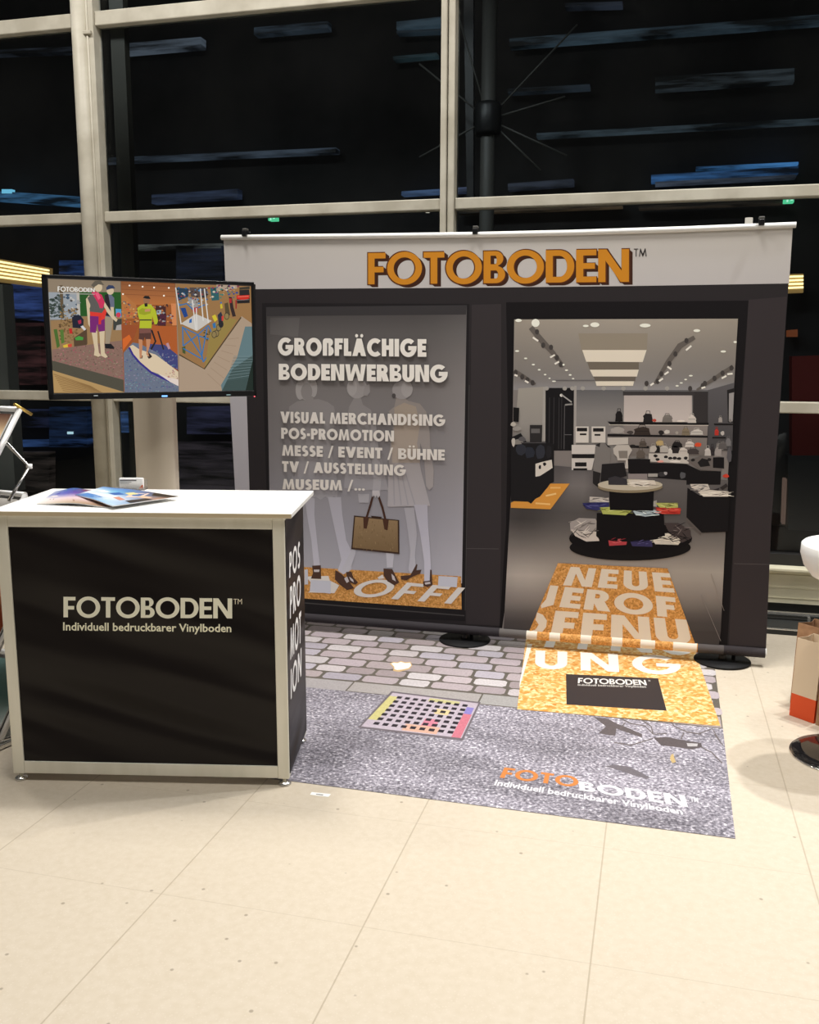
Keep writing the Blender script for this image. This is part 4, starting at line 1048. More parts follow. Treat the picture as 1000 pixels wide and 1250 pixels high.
# ------------------------------------------------------------------ floor prints
G_F = 1 / LF
ink_f = attr_mat('printed_vinyl', rough=0.55, spec=0.3, noise=0.12, nscale=120)
ink_ft = attr_mat('printed_vinyl_lettering', rough=0.55, spec=0.3)
def pick_floor(px, py):
    p = on_z(px, py, 0.003)
    return (p.x, p.y)
m_asph = mat('printed_asphalt', (0.3, 0.3, 0.33), rough=0.5, spec=0.35)
def asphalt_nodes():
    nt = m_asph.node_tree
    N = nt.nodes.new
    b = nt.nodes['Principled BSDF']
    tc = N('ShaderNodeTexCoord')
    n1 = N('ShaderNodeTexNoise'); n1.inputs['Scale'].default_value = 84; n1.inputs['Detail'].default_value = 3.5; n1.inputs['Roughness'].default_value = 0.6
    n2 = N('ShaderNodeTexNoise'); n2.inputs['Scale'].default_value = 2.3; n2.inputs['Detail'].default_value = 3
    mp = N('ShaderNodeMapping'); mp.inputs['Scale'].default_value = (0.7, 1.7, 1)
    wire(m_asph, tc.outputs['Object'], n1.inputs['Vector']); wire(m_asph, tc.outputs['Object'], mp.inputs[0]); wire(m_asph, mp.outputs[0], n2.inputs['Vector'])
    r = N('ShaderNodeValToRGB')
    e = r.color_ramp.elements
    e[0].position, e[1].position = 0.34, 0.71
    e[0].color = rgba((88, 84, 94), G_F); e[1].color = rgba((254, 250, 255), G_F)
    k = e.new(0.5); k.color = rgba((144, 140, 150), G_F)
    k = e.new(0.6); k.color = rgba((176, 171, 182), G_F)
    wire(m_asph, n1.outputs[0], r.inputs[0])
    r2 = N('ShaderNodeMapRange'); r2.inputs[1].default_value = 0.34; r2.inputs[2].default_value = 0.62; r2.inputs[3].default_value = 0.76; r2.inputs[4].default_value = 1.36
    wire(m_asph, n2.outputs[0], r2.inputs[0])
    sc = N('ShaderNodeVectorMath'); sc.operation = 'SCALE'
    wire(m_asph, r.outputs[0], sc.inputs[0]); wire(m_asph, r2.outputs[0], sc.inputs['Scale']); wire(m_asph, sc.outputs[0], b.inputs['Base Color'])
asphalt_nodes()
MAT_Z = 0.0022
def at_mat(u, v, layer): return (u, v, MAT_Z + 0.00008 * layer)
fm = empty('floor_mat', (-0.8, 4.0, 0), 'large printed vinyl mat of cobbles and asphalt in front of the display wall', 'floor mat')
XL, XF, XB = -1.96, 0.305, 0.335
b = MB(); b.prism([(XL, 3.026, 0.0), (XF, 3.004, 0.0), (XB, 4.975, 0.0), (XL, 4.975, 0.0)], (0, 0, MAT_Z - 0.0002)); b.build('backing', mat('vinyl_edge', lin((150, 148, 152)), rough=0.6), fm)
F_ = Ink(at_mat, pick_floor, G_F)
F_.poly([(XL, 3.026), (XF, 3.004), (XB - 0.012, 3.94), (XL, 3.955)], (140, 138, 146), m=1)
F_.poly([(XL, 3.955), (XB - 0.012, 3.94), (XB, 4.975), (XL, 4.975)], (104, 98, 90)); F_.up()
random.seed(11)
# kerb stones
x = XL
while x < XB - 0.01:
    w = 0.62
    x1 = min(x + w, XB - 0.012)
    F_.poly([(x + .004, 3.957), (x1 - .004, 3.95), (x1 - .004, 4.075), (x + .004, 4.078)], tuple(v + random.uniform(-5, 5) for v in (172, 166, 163)))
    x += w
# cobbles
y, row = 4.088, 0
while y < 4.95:
    h = random.uniform(0.098, 0.112)
    x = XL - random.uniform(0.0, 0.15)
    while x < XB:
        w = random.uniform(0.15, 0.21)
        x0, x1 = max(x + .008, XL), min(x + w - .008, XB - 0.003)
        if x1 - x0 > 0.03:
            base = random.choice([(188, 176, 180), (176, 164, 168), (196, 188, 190), (180, 174, 184), (170, 158, 160), (184, 172, 178), (204, 198, 200)])
            k = random.uniform(-8, 8)
            j = lambda: random.uniform(-0.006, 0.006)
            r_ = 0.014
            y0, y1 = y + .007, y + h - .007
            F_.poly([(x0 + r_, y0 + j() * .4), (x1 - r_, y0 + j() * .4), (x1 + j() * .3, y0 + r_ * 1.2), (x1 + j() * .3, y1 - r_), (x1 - r_ + j(), y1), (x0 + r_ + j(), y1), (x0 + j() * .3, y1 - r_), (x0 + j() * .3, y0 + r_)], tuple(v + k for v in base))
        x += w
    y += h
    row += 1
# the asphalt's cracks and shadows of the print
Z2 = lambda *p: [(580 + x / 2.941, 760 + y / 2.941) for x, y in p]
F_.up()
F_.px(Z2((425, 338), (478, 345), (510, 362), (560, 382), (600, 400), (600, 412), (540, 392), (508, 380), (504, 405), (480, 404), (444, 396), (470, 372)), (98, 90, 92))
F_.px(Z2((640, 412), (690, 410), (740, 420), (812, 432), (816, 446), (780, 455), (720, 446), (668, 440)), (92, 84, 86))
F_.px(Z2((466, 515), (500, 509), (548, 516), (590, 534), (628, 556), (616, 560), (570, 548), (520, 530)), (112, 106, 112)); F_.up()
for pts in (((520, 342), (560, 362), (610, 370), (640, 400), (690, 398)), ((600, 350), (632, 372), (640, 400)), ((800, 400), (852, 380), (876, 420)), ((812, 446), (850, 466), (888, 505)), ((700, 350), (716, 372), (760, 392), (812, 400)), ((640, 415), (560, 440), (500, 430)), ((540, 358), (520, 380)), ((750, 395), (740, 418)), ((860, 400), (890, 440))):
    F_.line(Z2(*pts), 1.4, (108, 100, 100))
F_.px(Z2((760, 432), (800, 434), (798, 444), (764, 444)), (186, 182, 184)); F_.px(Z2((704, 474), (712, 470), (718, 492), (722, 500), (708, 504), (700, 488)), (196, 170, 120)); F_.up()
F_.build('printed_sheet', [ink_f, m_asph], fm)
LM = F_.layer + 1
g = Ink(at_mat, pick_floor, G_F); g.layer = LM
gq = [(479.5, 845.5), (584, 858.5), (563.5, 901), (441, 886.5)]       # tl tr br bl
g.px([(478, 843.5), (587, 857), (565, 904), (437, 888)], (112, 104, 110)); g.up()
guv = [g.pick(*p) for p in gq]
def gp(a, c):
    return tuple((guv[0][k] * (1 - a) + guv[1][k] * a) * (1 - c) + (guv[3][k] * (1 - a) + guv[2][k] * a) * c for k in (0, 1))
g.poly([gp(0, 1), gp(1, 1), gp(1, 0), gp(0, 0)], (190, 178, 190)); g.up()
for q, c in (((0, .1, .1, .8), (204, 196, 134)), ((.9, .35, .99, 1), (204, 120, 136)), ((.4, .8, .75, .98), (212, 170, 150)), ((.55, .6, .7, .8), (206, 130, 150)), ((.45, .02, .8, .12), (196, 190, 140)), ((.9, .15, .98, .35), (140, 130, 196)), ((.6, .3, .75, .45), (214, 196, 150))):
    g.poly([gp(q[0], q[3]), gp(q[2], q[3]), gp(q[2], q[1]), gp(q[0], q[1])], c)
g.up()
for i in range(9):
    for j in range(7):
        a, c = 0.09 + i * 0.094, 0.08 + j * 0.128
        g.poly([gp(a, c + .07), gp(a + .056, c + .07), gp(a + .056, c), gp(a, c)], (44, 38, 46))
g.build('printed_drain_grate', [ink_f], fm)['label'] = 'printed drain grate with paint stains'
t = Ink(at_mat, pick_floor, G_F); t.layer = LM
t.text('FOTO', [(610, 949), (706, 961), (706.5, 948.3), (616, 936.5)], (210, 132, 70), t=0.22, track=0.08)
t.text('BODEN', [(708, 964.5), (840, 985), (836, 971), (706.5, 953.5)], (240, 238, 242), t=0.22, track=0.08)
t.small_text('Individuell bedruckbarer Vinylboden', [(603, 958), (834, 994), (832, 987), (606, 951.5)], (226, 224, 230))
t.small_text('TM', [(843, 978), (853, 979.5), (852, 973.5), (842, 972)], (220, 218, 224))
t.build('mat_lettering', [ink_ft], fm)['label'] = 'orange and white lettering on the asphalt print'

# pale leaf printed on the cobbles
lf = Ink(at_mat, pick_floor, G_F); lf.layer = LM
LFp = lambda *p: [(360 + x / 3.571, 750 + y / 3.571) for x, y in p]
lf.px(LFp((414, 214), (430, 206), (448, 208), (462, 202), (482, 208), (505, 206), (512, 222), (500, 238), (478, 244), (455, 250), (440, 248), (428, 246), (430, 232)), (214, 180, 130)); lf.up()
lf.px(LFp((420, 214), (432, 210), (448, 212), (462, 206), (482, 212), (502, 210), (508, 222), (496, 234), (470, 240), (446, 242), (434, 238), (434, 228)), (255, 250, 240))
lf.build('printed_leaf', [ink_ft], fm)['label'] = 'pale leaf printed on the cobbles'

# gold runner lying on the mat
gr = empty('gold_runner', (-0.13, 4.4, MAT_Z), 'gold glittering runner with white capitals, running out under the display wall', 'floor runner')
RZ = MAT_Z + 0.0022
def at_run(u, v, layer): return (u, v, RZ + 0.00008 * layer)
def pick_run(px, py):
    p = on_z(px, py, RZ)
    return (p.x, p.y)
m_gold = glitter('gold_flake_print', lin((212, 142, 62), G_F), lin((238, 178, 96), G_F), lin((255, 234, 180), G_F), 66, 0.45)
fl, fr = pick_run(631.5, 865.5), pick_run(879.5, 886)
bl, br = pick_run(642.5, 780), pick_run(850, 797)
bl = (bl[0] - 0.005, 5.0); br = (br[0] - 0.004, 5.0)
b = MB(); b.prism([(fl[0], fl[1], MAT_Z), (fr[0], fr[1], MAT_Z), (br[0], br[1], MAT_Z), (bl[0], bl[1], MAT_Z)], (0, 0, 0.002)); b.build('backing', mat('runner_edge', lin((226, 180, 100)), rough=0.6), gr)
R_ = Ink(at_run, pick_run, G_F)
R_.poly([fl, fr, br, bl], (240, 180, 80), m=1); R_.up()
R_.px([(634, 840), (634.8, 832), (644, 786), (650, 786)], (255, 250, 236)); R_.up()
R_.px([(691, 822.8), (803.5, 828), (814, 867.6), (691.7, 860)], (50, 44, 46)); R_.up()
rs = R_.build('printed_sheet', [ink_ft, m_gold], gr)
t = Ink(at_run, pick_run, G_F); t.layer = 4
t.text('UNG', [(653, 815.5), (833, 824), (829, 801.5), (654, 794)], (255, 252, 244), t=0.22, track=0.3)
# the row above, partly under the display wall
t.text('FFNU', [(664, 790), (850, 800), (840, 770), (676, 760)], (255, 252, 244), t=0.2, track=0.14)
t.text('FOTOBODEN', [(705.5, 834), (790, 836.5), (788, 830.2), (706, 827.6)], (236, 232, 226), t=0.2, track=0.05)
t.small_text('Individuell bedruckbarer Vinylboden', [(705.5, 837), (789, 839.5), (788.5, 836.9), (705.6, 834.8)], (206, 202, 196), 0.02)
t.text('TM', [(791, 832), (794, 832.1), (794, 830), (791, 829.9)], (206, 202, 196), t=0.14, track=0.1)
t.build('runner_lettering', [ink_ft], gr)['label'] = 'white capitals and a small black panel imprint'

# white paper label on the floor
p = on_z(391, 968.6)
b = MB(); b.prism([on_z(*q) for q in ((380.5, 967), (404, 969.5), (401, 973), (378.5, 970.3))], (0, 0, 0.0008))
o = b.build('paper_label', mat('white_paper', (0.9, 0.9, 0.88), rough=0.7)); tag(o, 'small white paper label stuck to the floor by the counter corner', 'label')
b = MB(); b.prism([on_z(*q, 0.0009) for q in ((386, 969), (395, 970), (394, 970.8), (385.6, 969.8))], (0, 0, 0.0001)); b.build('printing', m_steel, o)

# ------------------------------------------------------------------ promotion counter
CA = Vector((-2.219, 2.761, 0))
CU = Vector((0.97660, 0.21505, 0))
CN = Vector((-0.21505, 0.97660, 0))
CROT = Matrix((CU, CN, Vector((0, 0, 1)))).transposed()
def cp(s, d, z): return CA + CU * s + CN * d + Vector((0, 0, z))
def cbox(mb, s0, s1, d0, d1, z0, z1, bevel=0.002):
    return mb.box(cp((s0 + s1) / 2, (d0 + d1) / 2, (z0 + z1) / 2), (s1 - s0, d1 - d0, z1 - z0), CROT, bevel)
CW, CD = 1.015, 0.415
ct = empty('promotion_counter', cp(CW / 2, CD / 2, 0), 'aluminium framed promotion counter with white top and black printed front', 'counter')
b = MB(); cbox(b, -0.02, 1.042, -0.012, 0.535, 0.9855, 1.003, 0.003); b.build('top', m_white, ct)
b = MB(); cbox(b, -0.0205, 1.0425, -0.0135, -0.0122, 0.987, 1.0015, 0.0003); b.build('top_edging', m_edge, ct)
for s in (0.0, CW - 0.042):
    for d in (0.0, CD - 0.042):
        b = MB(); cbox(b, s, s + 0.042, d, d + 0.042, 0.028, 0.985, 0.003); b.build('corner_post', m_alu, ct)
for z0, z1, nm in ((0.945, 0.985, 'top_rail'), (0.03, 0.076, 'bottom_rail')):
    for d in (0.001, CD - 0.041):
        b = MB(); cbox(b, 0.0422, CW - 0.0422, d, d + 0.04, z0, z1, 0.002); b.build(nm, m_alu, ct)
for s, d in ((0.02, 0.02), (CW - 0.02, 0.02), (0.02, CD - 0.02), (CW - 0.02, CD - 0.02)):
    q = cp(s, d, 0.0003 if d < 0.1 else 0.003)
    b = MB(); b.lathe(q, [(0, 0), (0.022, 0), (0.024, 0.004), (0.02, 0.009), (0.008, 0.012), (0.008, 0.03), (0, 0.03)], n=24); b.build('levelling_foot', m_silver, ct)
m_cpanel = mat('black_counter_print', (0.011, 0.0085, 0.0082), rough=0.4, spec=0.2)
def panel_waves():
    nt = m_cpanel.node_tree
    tc = nt.nodes.new('ShaderNodeTexCoord'); mp = nt.nodes.new('ShaderNodeMapping'); w = nt.nodes.new('ShaderNodeTexNoise'); bp = nt.nodes.new('ShaderNodeBump')
    m0 = nt.nodes.new('ShaderNodeMapping'); m0.inputs['Rotation'].default_value = (0, math.radians(-17), 0); mp.inputs['Scale'].default_value = (0.5, 1, 3.4)
    wire(m_cpanel, m0.outputs[0], mp.inputs[0])
    w.inputs['Scale'].default_value = 1.6; w.inputs['Detail'].default_value = 1
    bp.inputs['Strength'].default_value = 0.8; bp.inputs['Distance'].default_value = 0.12
    wire(m_cpanel, tc.outputs['Object'], m0.inputs[0]); wire(m_cpanel, mp.outputs[0], w.inputs['Vector']); wire(m_cpanel, w.outputs[0], bp.inputs['Height']); wire(m_cpanel, bp.outputs[0], nt.nodes['Principled BSDF'].inputs['Normal'])
panel_waves()
b = MB(); cbox(b, 0.0422, CW - 0.0422, 0.006, 0.012, 0.0765, 0.9445, 0.0)
fp = b.build('front_panel', m_cpanel, ct)
b = MB(); cbox(b, CW - 0.001, CW + 0.002, 0.012, CD - 0.003, 0.045, 0.975, 0.0)
sp_ = b.build('side_panel', m_cpanel, ct)
b = MB(); cbox(b, -0.002, 0.001, 0.012, CD - 0.003, 0.045, 0.975, 0.0); b.build('side_panel', m_cpanel, ct)
def pick_cf(px, py):
    q = on_plane(px, py, cp(0, 0.0058, 0), CN) - CA
    return (q.dot(CU), q.z)
t = Ink(lambda u, v, l: cp(u, 0.0058 - 0.0001 * l, v), pick_cf, 1 / 0.6)
t.text('FOTOBODEN', [(77.5, 753.5), (283.5, 755), (283.5, 730.5), (77.5, 728.5)], (214, 206, 184), t=0.2, track=0.045)
t.small_text('TM', [(285, 737.5), (295.5, 737.5), (295.5, 731), (285, 731)], (200, 192, 174), 0.0)
t.build('logo_lettering', [ink_text], fp)['label'] = 'cream logo capitals'
t = Ink(lambda u, v, l: cp(u, 0.0058 - 0.0001 * l, v), pick_cf, 1 / 0.6)
t.small_text('Individuell bedruckbarer Vinylboden', [(77, 769.3), (282.5, 771.5), (282.5, 762), (77, 759.6)], (206, 198, 178), 0.02)
t.build('slogan_lettering', [ink_text], fp)['label'] = 'small cream slogan line'
def pick_cs(px, py):
    q = on_plane(px, py, cp(CW + 0.0022, 0, 0), CU) - CA
    return (q.dot(CN), q.z)
t = Ink(lambda u, v, l: cp(CW + 0.0023 + 0.0002 * l, u, v), pick_cs, 1 / 0.6)
for txt, q in (('POS', [(353.3, 706), (366.3, 692), (366.3, 660), (353.3, 675)]), ('PRO', [(354, 756), (367, 735), (367, 700), (354, 717)]), ('MOT', [(354.4, 806), (367.6, 783), (367.6, 745), (354.4, 768)]), ('ION', [(355, 854), (368, 824), (368, 790), (355, 818)])):
    t.text(txt, q, (232, 226, 214), t=0.2, track=0.16)
t.build('side_lettering', [ink_text], sp_)['label'] = 'tall white capitals in four rows'

# brochures and card holder on the counter
TZ = 1.0032
def pick_top(px, py):
    p = on_z(px, py, TZ + 0.004)
    return (p.x, p.y)
ink_paper = attr_mat('brochure_print', rough=0.3, spec=0.5)
m_paper = mat('brochure_paper', (0.85, 0.84, 0.82), rough=0.4)
def brochure(quad, lab, paint, lift=0.012, z0=TZ):
    """quad: picture points of the four corners; the sheet bows up in the middle"""
    q = [Vector((*pick_top(*p), 0)) for p in quad]
    c = sum(q, Vector()) / 4
    r = empty('brochure', (c.x, c.y, z0), lab, 'brochure', 'brochures on the counter top')
    def at(a, e):
        p = (q[0] * (1 - a) + q[1] * a) * (1 - e) + (q[3] * (1 - a) + q[2] * a) * e
        return Vector((p.x, p.y, z0 + 0.0006 + lift * math.sin(math.pi * a) ** 2 * 0.6 + 0.002))
    b = MB()
    n = 14
    top = [[b.bm.verts.new(at(i / n, j)) for j in (0, 1)] for i in range(n + 1)]
    bot = [[b.bm.verts.new(at(i / n, j) - Vector((0, 0, 0.0022))) for j in (0, 1)] for i in range(n + 1)]
    for i in range(n):
        b.bm.faces.new([top[i][0], top[i + 1][0], top[i + 1][1], top[i][1]])
        b.bm.faces.new([bot[i][1], bot[i + 1][1], bot[i + 1][0], bot[i][0]])
        for j in (0, 1): b.bm.faces.new([top[i][j], top[i + 1][j], bot[i + 1][j], bot[i][j]])
    for i in (0, n): b.bm.faces.new([top[i][0], top[i][1], bot[i][1], bot[i][0]])
    b.build('sheets', m_paper, r)
    K2 = Ink(lambda u, v, l: tuple(at(u, v) + Vector((0, 0, 0.0004 + 0.0002 * l))), None, 1 / 1.0)
    paint(K2)
    K2.build('cover_print', [ink_paper], r)
    return r
def cells(k, rows, x0=0.0, x1=1.0, y0=0.0, y1=1.0):
    """soft colour field from rows of colours"""
    nr, nc = len(rows), len(rows[0])
    NU = 12
    def col(u, v):
        a = min(max((u - x0) / (x1 - x0), 0), .9999) * (nc - 1); c = min(max((v - y0) / (y1 - y0), 0), .9999) * (nr - 1)
        i, j = int(a), int(c)
        return lerp(lerp(rows[j][i], rows[j][i + 1], a - i), lerp(rows[j + 1][i], rows[j + 1][i + 1], a - i), c - j)
    for i in range(NU):
        for j in range(NU):
            u0, u1, v0, v1 = [x0 + (x1 - x0) * t / NU for t in (i, i + 1)] + [y0 + (y1 - y0) * t / NU for t in (j, j + 1)]
            pts = [(u0, v0), (u1, v0), (u1, v1), (u0, v1)]
            base = len(k.v)
            k.poly(pts, (0, 0, 0))
            for n_, p in enumerate(pts): k.c[base + n_] = lin(col(*p), k.gain) + (1,)
def paint_left(k):
    cells(k, [[(236, 232, 228), (206, 186, 160), (170, 140, 110), (120, 90, 70)], [(250, 246, 244), (236, 214, 220), (226, 200, 206), (190, 150, 130)], [(150, 160, 200), (90, 96, 190), (110, 70, 150), (120, 60, 110)], [(190, 196, 216), (70, 100, 180), (60, 96, 150), (140, 60, 60)]]); k.up()
    k.poly([(.1, .3), (.5, .1), (.9, .16), (.9, .24), (.5, .2), (.14, .38)], (150, 112, 84)); k.poly([(.05, .5), (.5, .36), (.9, .36), (.86, .46), (.5, .5), (.1, .6)], (252, 236, 236)); k.poly([(.12, .68), (.4, .6), (.62, .66), (.5, .8), (.2, .82)], (70, 60, 170)); k.poly([(.5, .74), (.8, .62), (.96, .7), (.94, .9), (.62, .92)], (140, 44, 96)); k.poly([(.3, .86), (.5, .84), (.52, .96), (.3, .98)], (80, 150, 160))
def paint_right(k):
    cells(k, [[(70, 96, 160), (110, 160, 214), (150, 196, 236), (200, 220, 236)], [(216, 226, 236), (250, 250, 250), (236, 240, 246), (120, 150, 190)], [(240, 246, 250), (120, 190, 226), (60, 110, 180), (190, 140, 110)], [(90, 140, 200), (60, 110, 190), (96, 96, 120), (60, 46, 30)]]); k.up()
    k.poly([(.55, .75), (.68, .45), (.8, .6), (.7, .9)], (236, 206, 190)); k.poly([(.3, .3), (.6, .12), (.62, .2), (.32, .4)], (250, 250, 252)); k.poly([(.8, .8), (.98, .85), (.98, .98), (.7, .98)], (44, 34, 22)); k.up(); k.poly([(.06, .1), (.4, .06), (.5, .2), (.3, .26), (.08, .3)], (90, 140, 206)); k.poly([(.34, .5), (.5, .44), (.56, .58), (.42, .66)], (40, 96, 176)); k.poly([(.5, .66), (.62, .6), (.66, .74), (.54, .8)], (230, 214, 150)); k.poly([(.6, .3), (.78, .26), (.8, .34), (.62, .4)], (206, 140, 120)); k.poly([(.1, .55), (.26, .5), (.3, .62), (.14, .7)], (252, 252, 252)); k.poly([(.84, .3), (.99, .26), (.99, .6), (.88, .62)], (52, 44, 40)); k.poly([(.76, .56), (.9, .62), (.88, .72), (.74, .7)], (228, 190, 160))
brochure([(45, 614.5), (136, 619), (112, 597.5), (68, 599)], 'open brochure with purple and blue cover, at the left end of the counter top', paint_left, 0.016)
brochure([(92, 607.5), (138, 621.5), (218.5, 609.5), (126, 597.5)], 'blue photo brochure pointing towards the middle of the counter top', paint_right, 0.006, TZ + 0.0125)
pc = on_z(161.5, 597.5, TZ)
ch = empty('card_holder', pc, 'clear card holder with white business cards at the back of the counter', 'card holder', None)
rr = Vector((RIGHT.x, RIGHT.y, 0)).normalized()
ff = Vector((-rr.y, rr.x, 0))
HROT = Matrix((rr, ff, Vector((0, 0, 1)))).transposed()
m_acryl = mat('clear_acrylic', (0.95, 0.95, 0.95), rough=0.05)
m_acryl.node_tree.nodes['Principled BSDF'].inputs['Transmission Weight'].default_value = 0.95
def hb(mb, x, y, z, sx, sy, sz, bev=0.0): mb.box(pc + rr * x + ff * y + Vector((0, 0, z)), (sx, sy, sz), HROT, bev)
b = MB(); hb(b, 0, 0, 0.002, 0.112, 0.05, 0.004, 0.0008); hb(b, -0.001, -0.022, 0.008, 0.112, 0.003, 0.012, 0.0006); hb(b, 0, 0.016, 0.02, 0.112, 0.003, 0.036, 0.0006); b.build('stand', m_acryl, ch)
b = MB(); hb(b, 0, -0.004, 0.0265, 0.098, 0.012, 0.043, 0.004); cs_ = b.build('cards', mat('white_card', (0.88, 0.86, 0.84), rough=0.5), ch)
b = MB()
hb(b, -0.012, -0.0106, 0.038, 0.066, 0.0006, 0.0042); hb(b, -0.022, -0.0106, 0.0315, 0.046, 0.0006, 0.0012); hb(b, -0.026, -0.0106, 0.026, 0.036, 0.0006, 0.0012)
b.build('card_printing', mat('card_ink', lin((96, 92, 92)), rough=0.6), cs_)
b = MB(); b.prism([pc + rr * x + ff * -0.0103 + Vector((0, 0, z)) for x, z in ((0.030, 0.0055), (0.047, 0.0055), (0.047, 0.019), (0.043, 0.020), (0.036, 0.013))], tuple(ff * -0.0006)); b.build('orange_corner', mat('orange_ink', lin((222, 110, 62)), rough=0.6), cs_)

# ------------------------------------------------------------------ television and its stand
VA, VB = Vector((-2.650, 3.710, 0)), Vector((-1.926, 4.355, 0))
VU = (VB - VA).normalized()
VN = Vector((VU.y, -VU.x, 0))            # towards the room
VROT = Matrix((VU, -VN, Vector((0, 0, 1)))).transposed()
VW = (VB - VA).length
VZ0, VZ1 = 1.333, 1.884
vc = (VA + VB) / 2
tv = empty('television', (vc.x, vc.y, VZ0), 'black flat television showing three shop photographs, behind the counter', 'television')
def vbox(mb, u, d, z, su, sd, sz, bev=0.003): mb.box(VA + VU * u - VN * d + Vector((0, 0, z)), (su, sd, sz), VROT, bev)
zc = (VZ0 + VZ1) / 2
b = MB(); vbox(b, VW / 2, 0.028, zc, VW - 0.004, 0.036, VZ1 - VZ0 - 0.004, 0.006); vbox(b, VW / 2, 0.055, zc - 0.06, VW * 0.6, 0.03, 0.3, 0.01); b.build('housing', m_blk, tv)
b = MB()
vbox(b, VW / 2, 0.006, VZ1 - 0.009, VW, 0.012, 0.018); vbox(b, VW / 2, 0.006, VZ0 + 0.0145, VW, 0.012, 0.029)
vbox(b, 0.011, 0.006, zc, 0.022, 0.012, VZ1 - VZ0); vbox(b, VW - 0.008, 0.006, zc, 0.016, 0.012, VZ1 - VZ0)
bz = b.build('bezel', m_blk, tv)
def led(px, py, w, h, col, k, nm):
    q = on_plane(px, py, VA + VN * 0.001, VN)
    b = MB(); b.box(q, (w, 0.003, h), VROT); b.build(nm, mat(nm + str(px), (0.1, 0.1, 0.1), emit=col, estr=k), bz)
led(201, 483.5, 0.026, 0.006, (0.15, 0.4, 1.0), 2.5, 'blue_led')
led(310.8, 484, 0.006, 0.006, (1.0, 0.08, 0.12), 1.2, 'red_led')
led(117, 483, 0.018, 0.004, (0.6, 0.65, 0.65), 0.5, 'badge')
led(279, 482, 0.02, 0.003, (0.5, 0.8, 0.8), 0.6, 'status_light')
def pick_tv(px, py):
    q = on_plane(px, py, VA - VN * 0.008, VN)
    return ((q - VA).dot(VU), q.z)
ink_tv = attr_mat('screen_picture', rough=0.25, spec=0.4, emission=True)
S_ = Ink(lambda u, v, l: tuple(VA + VU * u - VN * (0.008 - 0.0001 * l) + Vector((0, 0, v))), pick_tv, 0.95)
T1 = lambda *p: [(50 + x / 7.143, 330 + y / 7.143) for x, y in p]
T2 = lambda *p: [(180 + x / 7.143, 330 + y / 7.143) for x, y in p]
random.seed(5)
def speck(f, x0, y0, x1, y1, n, cols, r=7, inside=None):
    for _ in range(n):
        x, y = random.uniform(x0, x1), random.uniform(y0, y1)
        if inside and not inside(x, y): continue
        p = f((x, y))[0]
        rx = random.uniform(.4, 1) * r / 7.143
        S_.px([(p[0] - rx, p[1]), (p[0], p[1] + rx * .7), (p[0] + rx, p[1]), (p[0], p[1] - rx * .7)], random.choice(cols))
S_.px([(57, 336), (312, 347), (312, 481), (62, 481)], (20, 18, 20)); S_.up()
# left photograph
S_.px(T1((60, 62), (695, 92), (722, 1066), (100, 1066)), (128, 112, 92)); S_.up()
S_.px(T1((60, 62), (695, 92), (697, 190), (66, 190)), (140, 124, 104)); S_.px(T1((66, 190), (330, 195), (335, 430), (80, 430)), (150, 156, 162)); S_.px(T1((333, 190), (696, 190), (704, 400), (340, 400)), (36, 84, 34)); S_.up()
speck(T1, 80, 215, 200, 410, 60, [(44, 56, 50), (58, 70, 62), (90, 100, 100)], 22); speck(T1, 200, 210, 330, 400, 26, [(70, 66, 62), (150, 150, 150), (60, 80, 100), (190, 186, 180)], 22); S_.px(T1((310, 195), (335, 195), (345, 420), (318, 420)), (184, 178, 168)); S_.px(T1((160, 130), (190, 130), (200, 420), (175, 420)), (96, 80, 60)); S_.up()
S_.px(T1((85, 440), (200, 430), (400, 400), (705, 400), (712, 620), (95, 700)), (150, 118, 80)); S_.up()
S_.px(T1((650, 335), (700, 338), (702, 410), (655, 405)), (84, 150, 190)); S_.ell(*T1((676, 388))[0], 3, 3, (200, 60, 80)); S_.px(T1((630, 430), (704, 420), (706, 520), (630, 520)), (60, 62, 58)); S_.px(T1((660, 480), (704, 470), (706, 520), (650, 522)), (166, 160, 156)); S_.up()
speck(T1, 165, 330, 320, 640, 150, [(134, 106, 66), (112, 86, 52), (150, 124, 80), (88, 66, 42)], 15); S_.up()
S_.px(T1((110, 515), (140, 512), (165, 660), (140, 680)), (72, 104, 44)); S_.px(T1((165, 520), (195, 516), (205, 630), (178, 640)), (84, 116, 50)); S_.px(T1((245, 508), (270, 505), (275, 552), (250, 552)), (190, 36, 36)); S_.px(T1((270, 410), (300, 390), (345, 395), (372, 430), (370, 490), (340, 506), (276, 500)), (30, 32, 48)); S_.px(T1((345, 490), (365, 480), (400, 520), (388, 538)), (206, 204, 204)); S_.px(T1((285, 590), (400, 510), (405, 640), (370, 680), (290, 680)), (84, 64, 46)); S_.up()
S_.px(T1((295, 590), (330, 572), (370, 585), (365, 608), (305, 610)), (66, 150, 62)); S_.px(T1((190, 655), (240, 640), (270, 645), (262, 668), (200, 675)), (214, 180, 60)); S_.px(T1((232, 645), (270, 640), (268, 668), (236, 670)), (196, 70, 56)); S_.px(T1((320, 440), (350, 430), (352, 462), (330, 470)), (166, 40, 70)); S_.up()
S_.px(T1((98, 690), (480, 640), (715, 610), (722, 960), (98, 790)), (134, 104, 92)); S_.up()
speck(T1, 105, 640, 722, 945, 520, [(158, 78, 92), (120, 96, 80), (112, 112, 88), (170, 112, 112), (96, 74, 66), (146, 128, 108)], 9, lambda x, y: y > 690 - (x - 98) * .11 and y < 785 + (x - 98) * .26); S_.up()
S_.px(T1((98, 786), (722, 955), (724, 1060), (98, 872)), (78, 74, 62)); S_.px(T1((278, 842), (312, 850), (316, 938), (282, 928)), (100, 96, 82)); S_.px(T1((98, 872), (724, 1062), (724, 1068), (100, 1068)), (176, 142, 92)); S_.up()
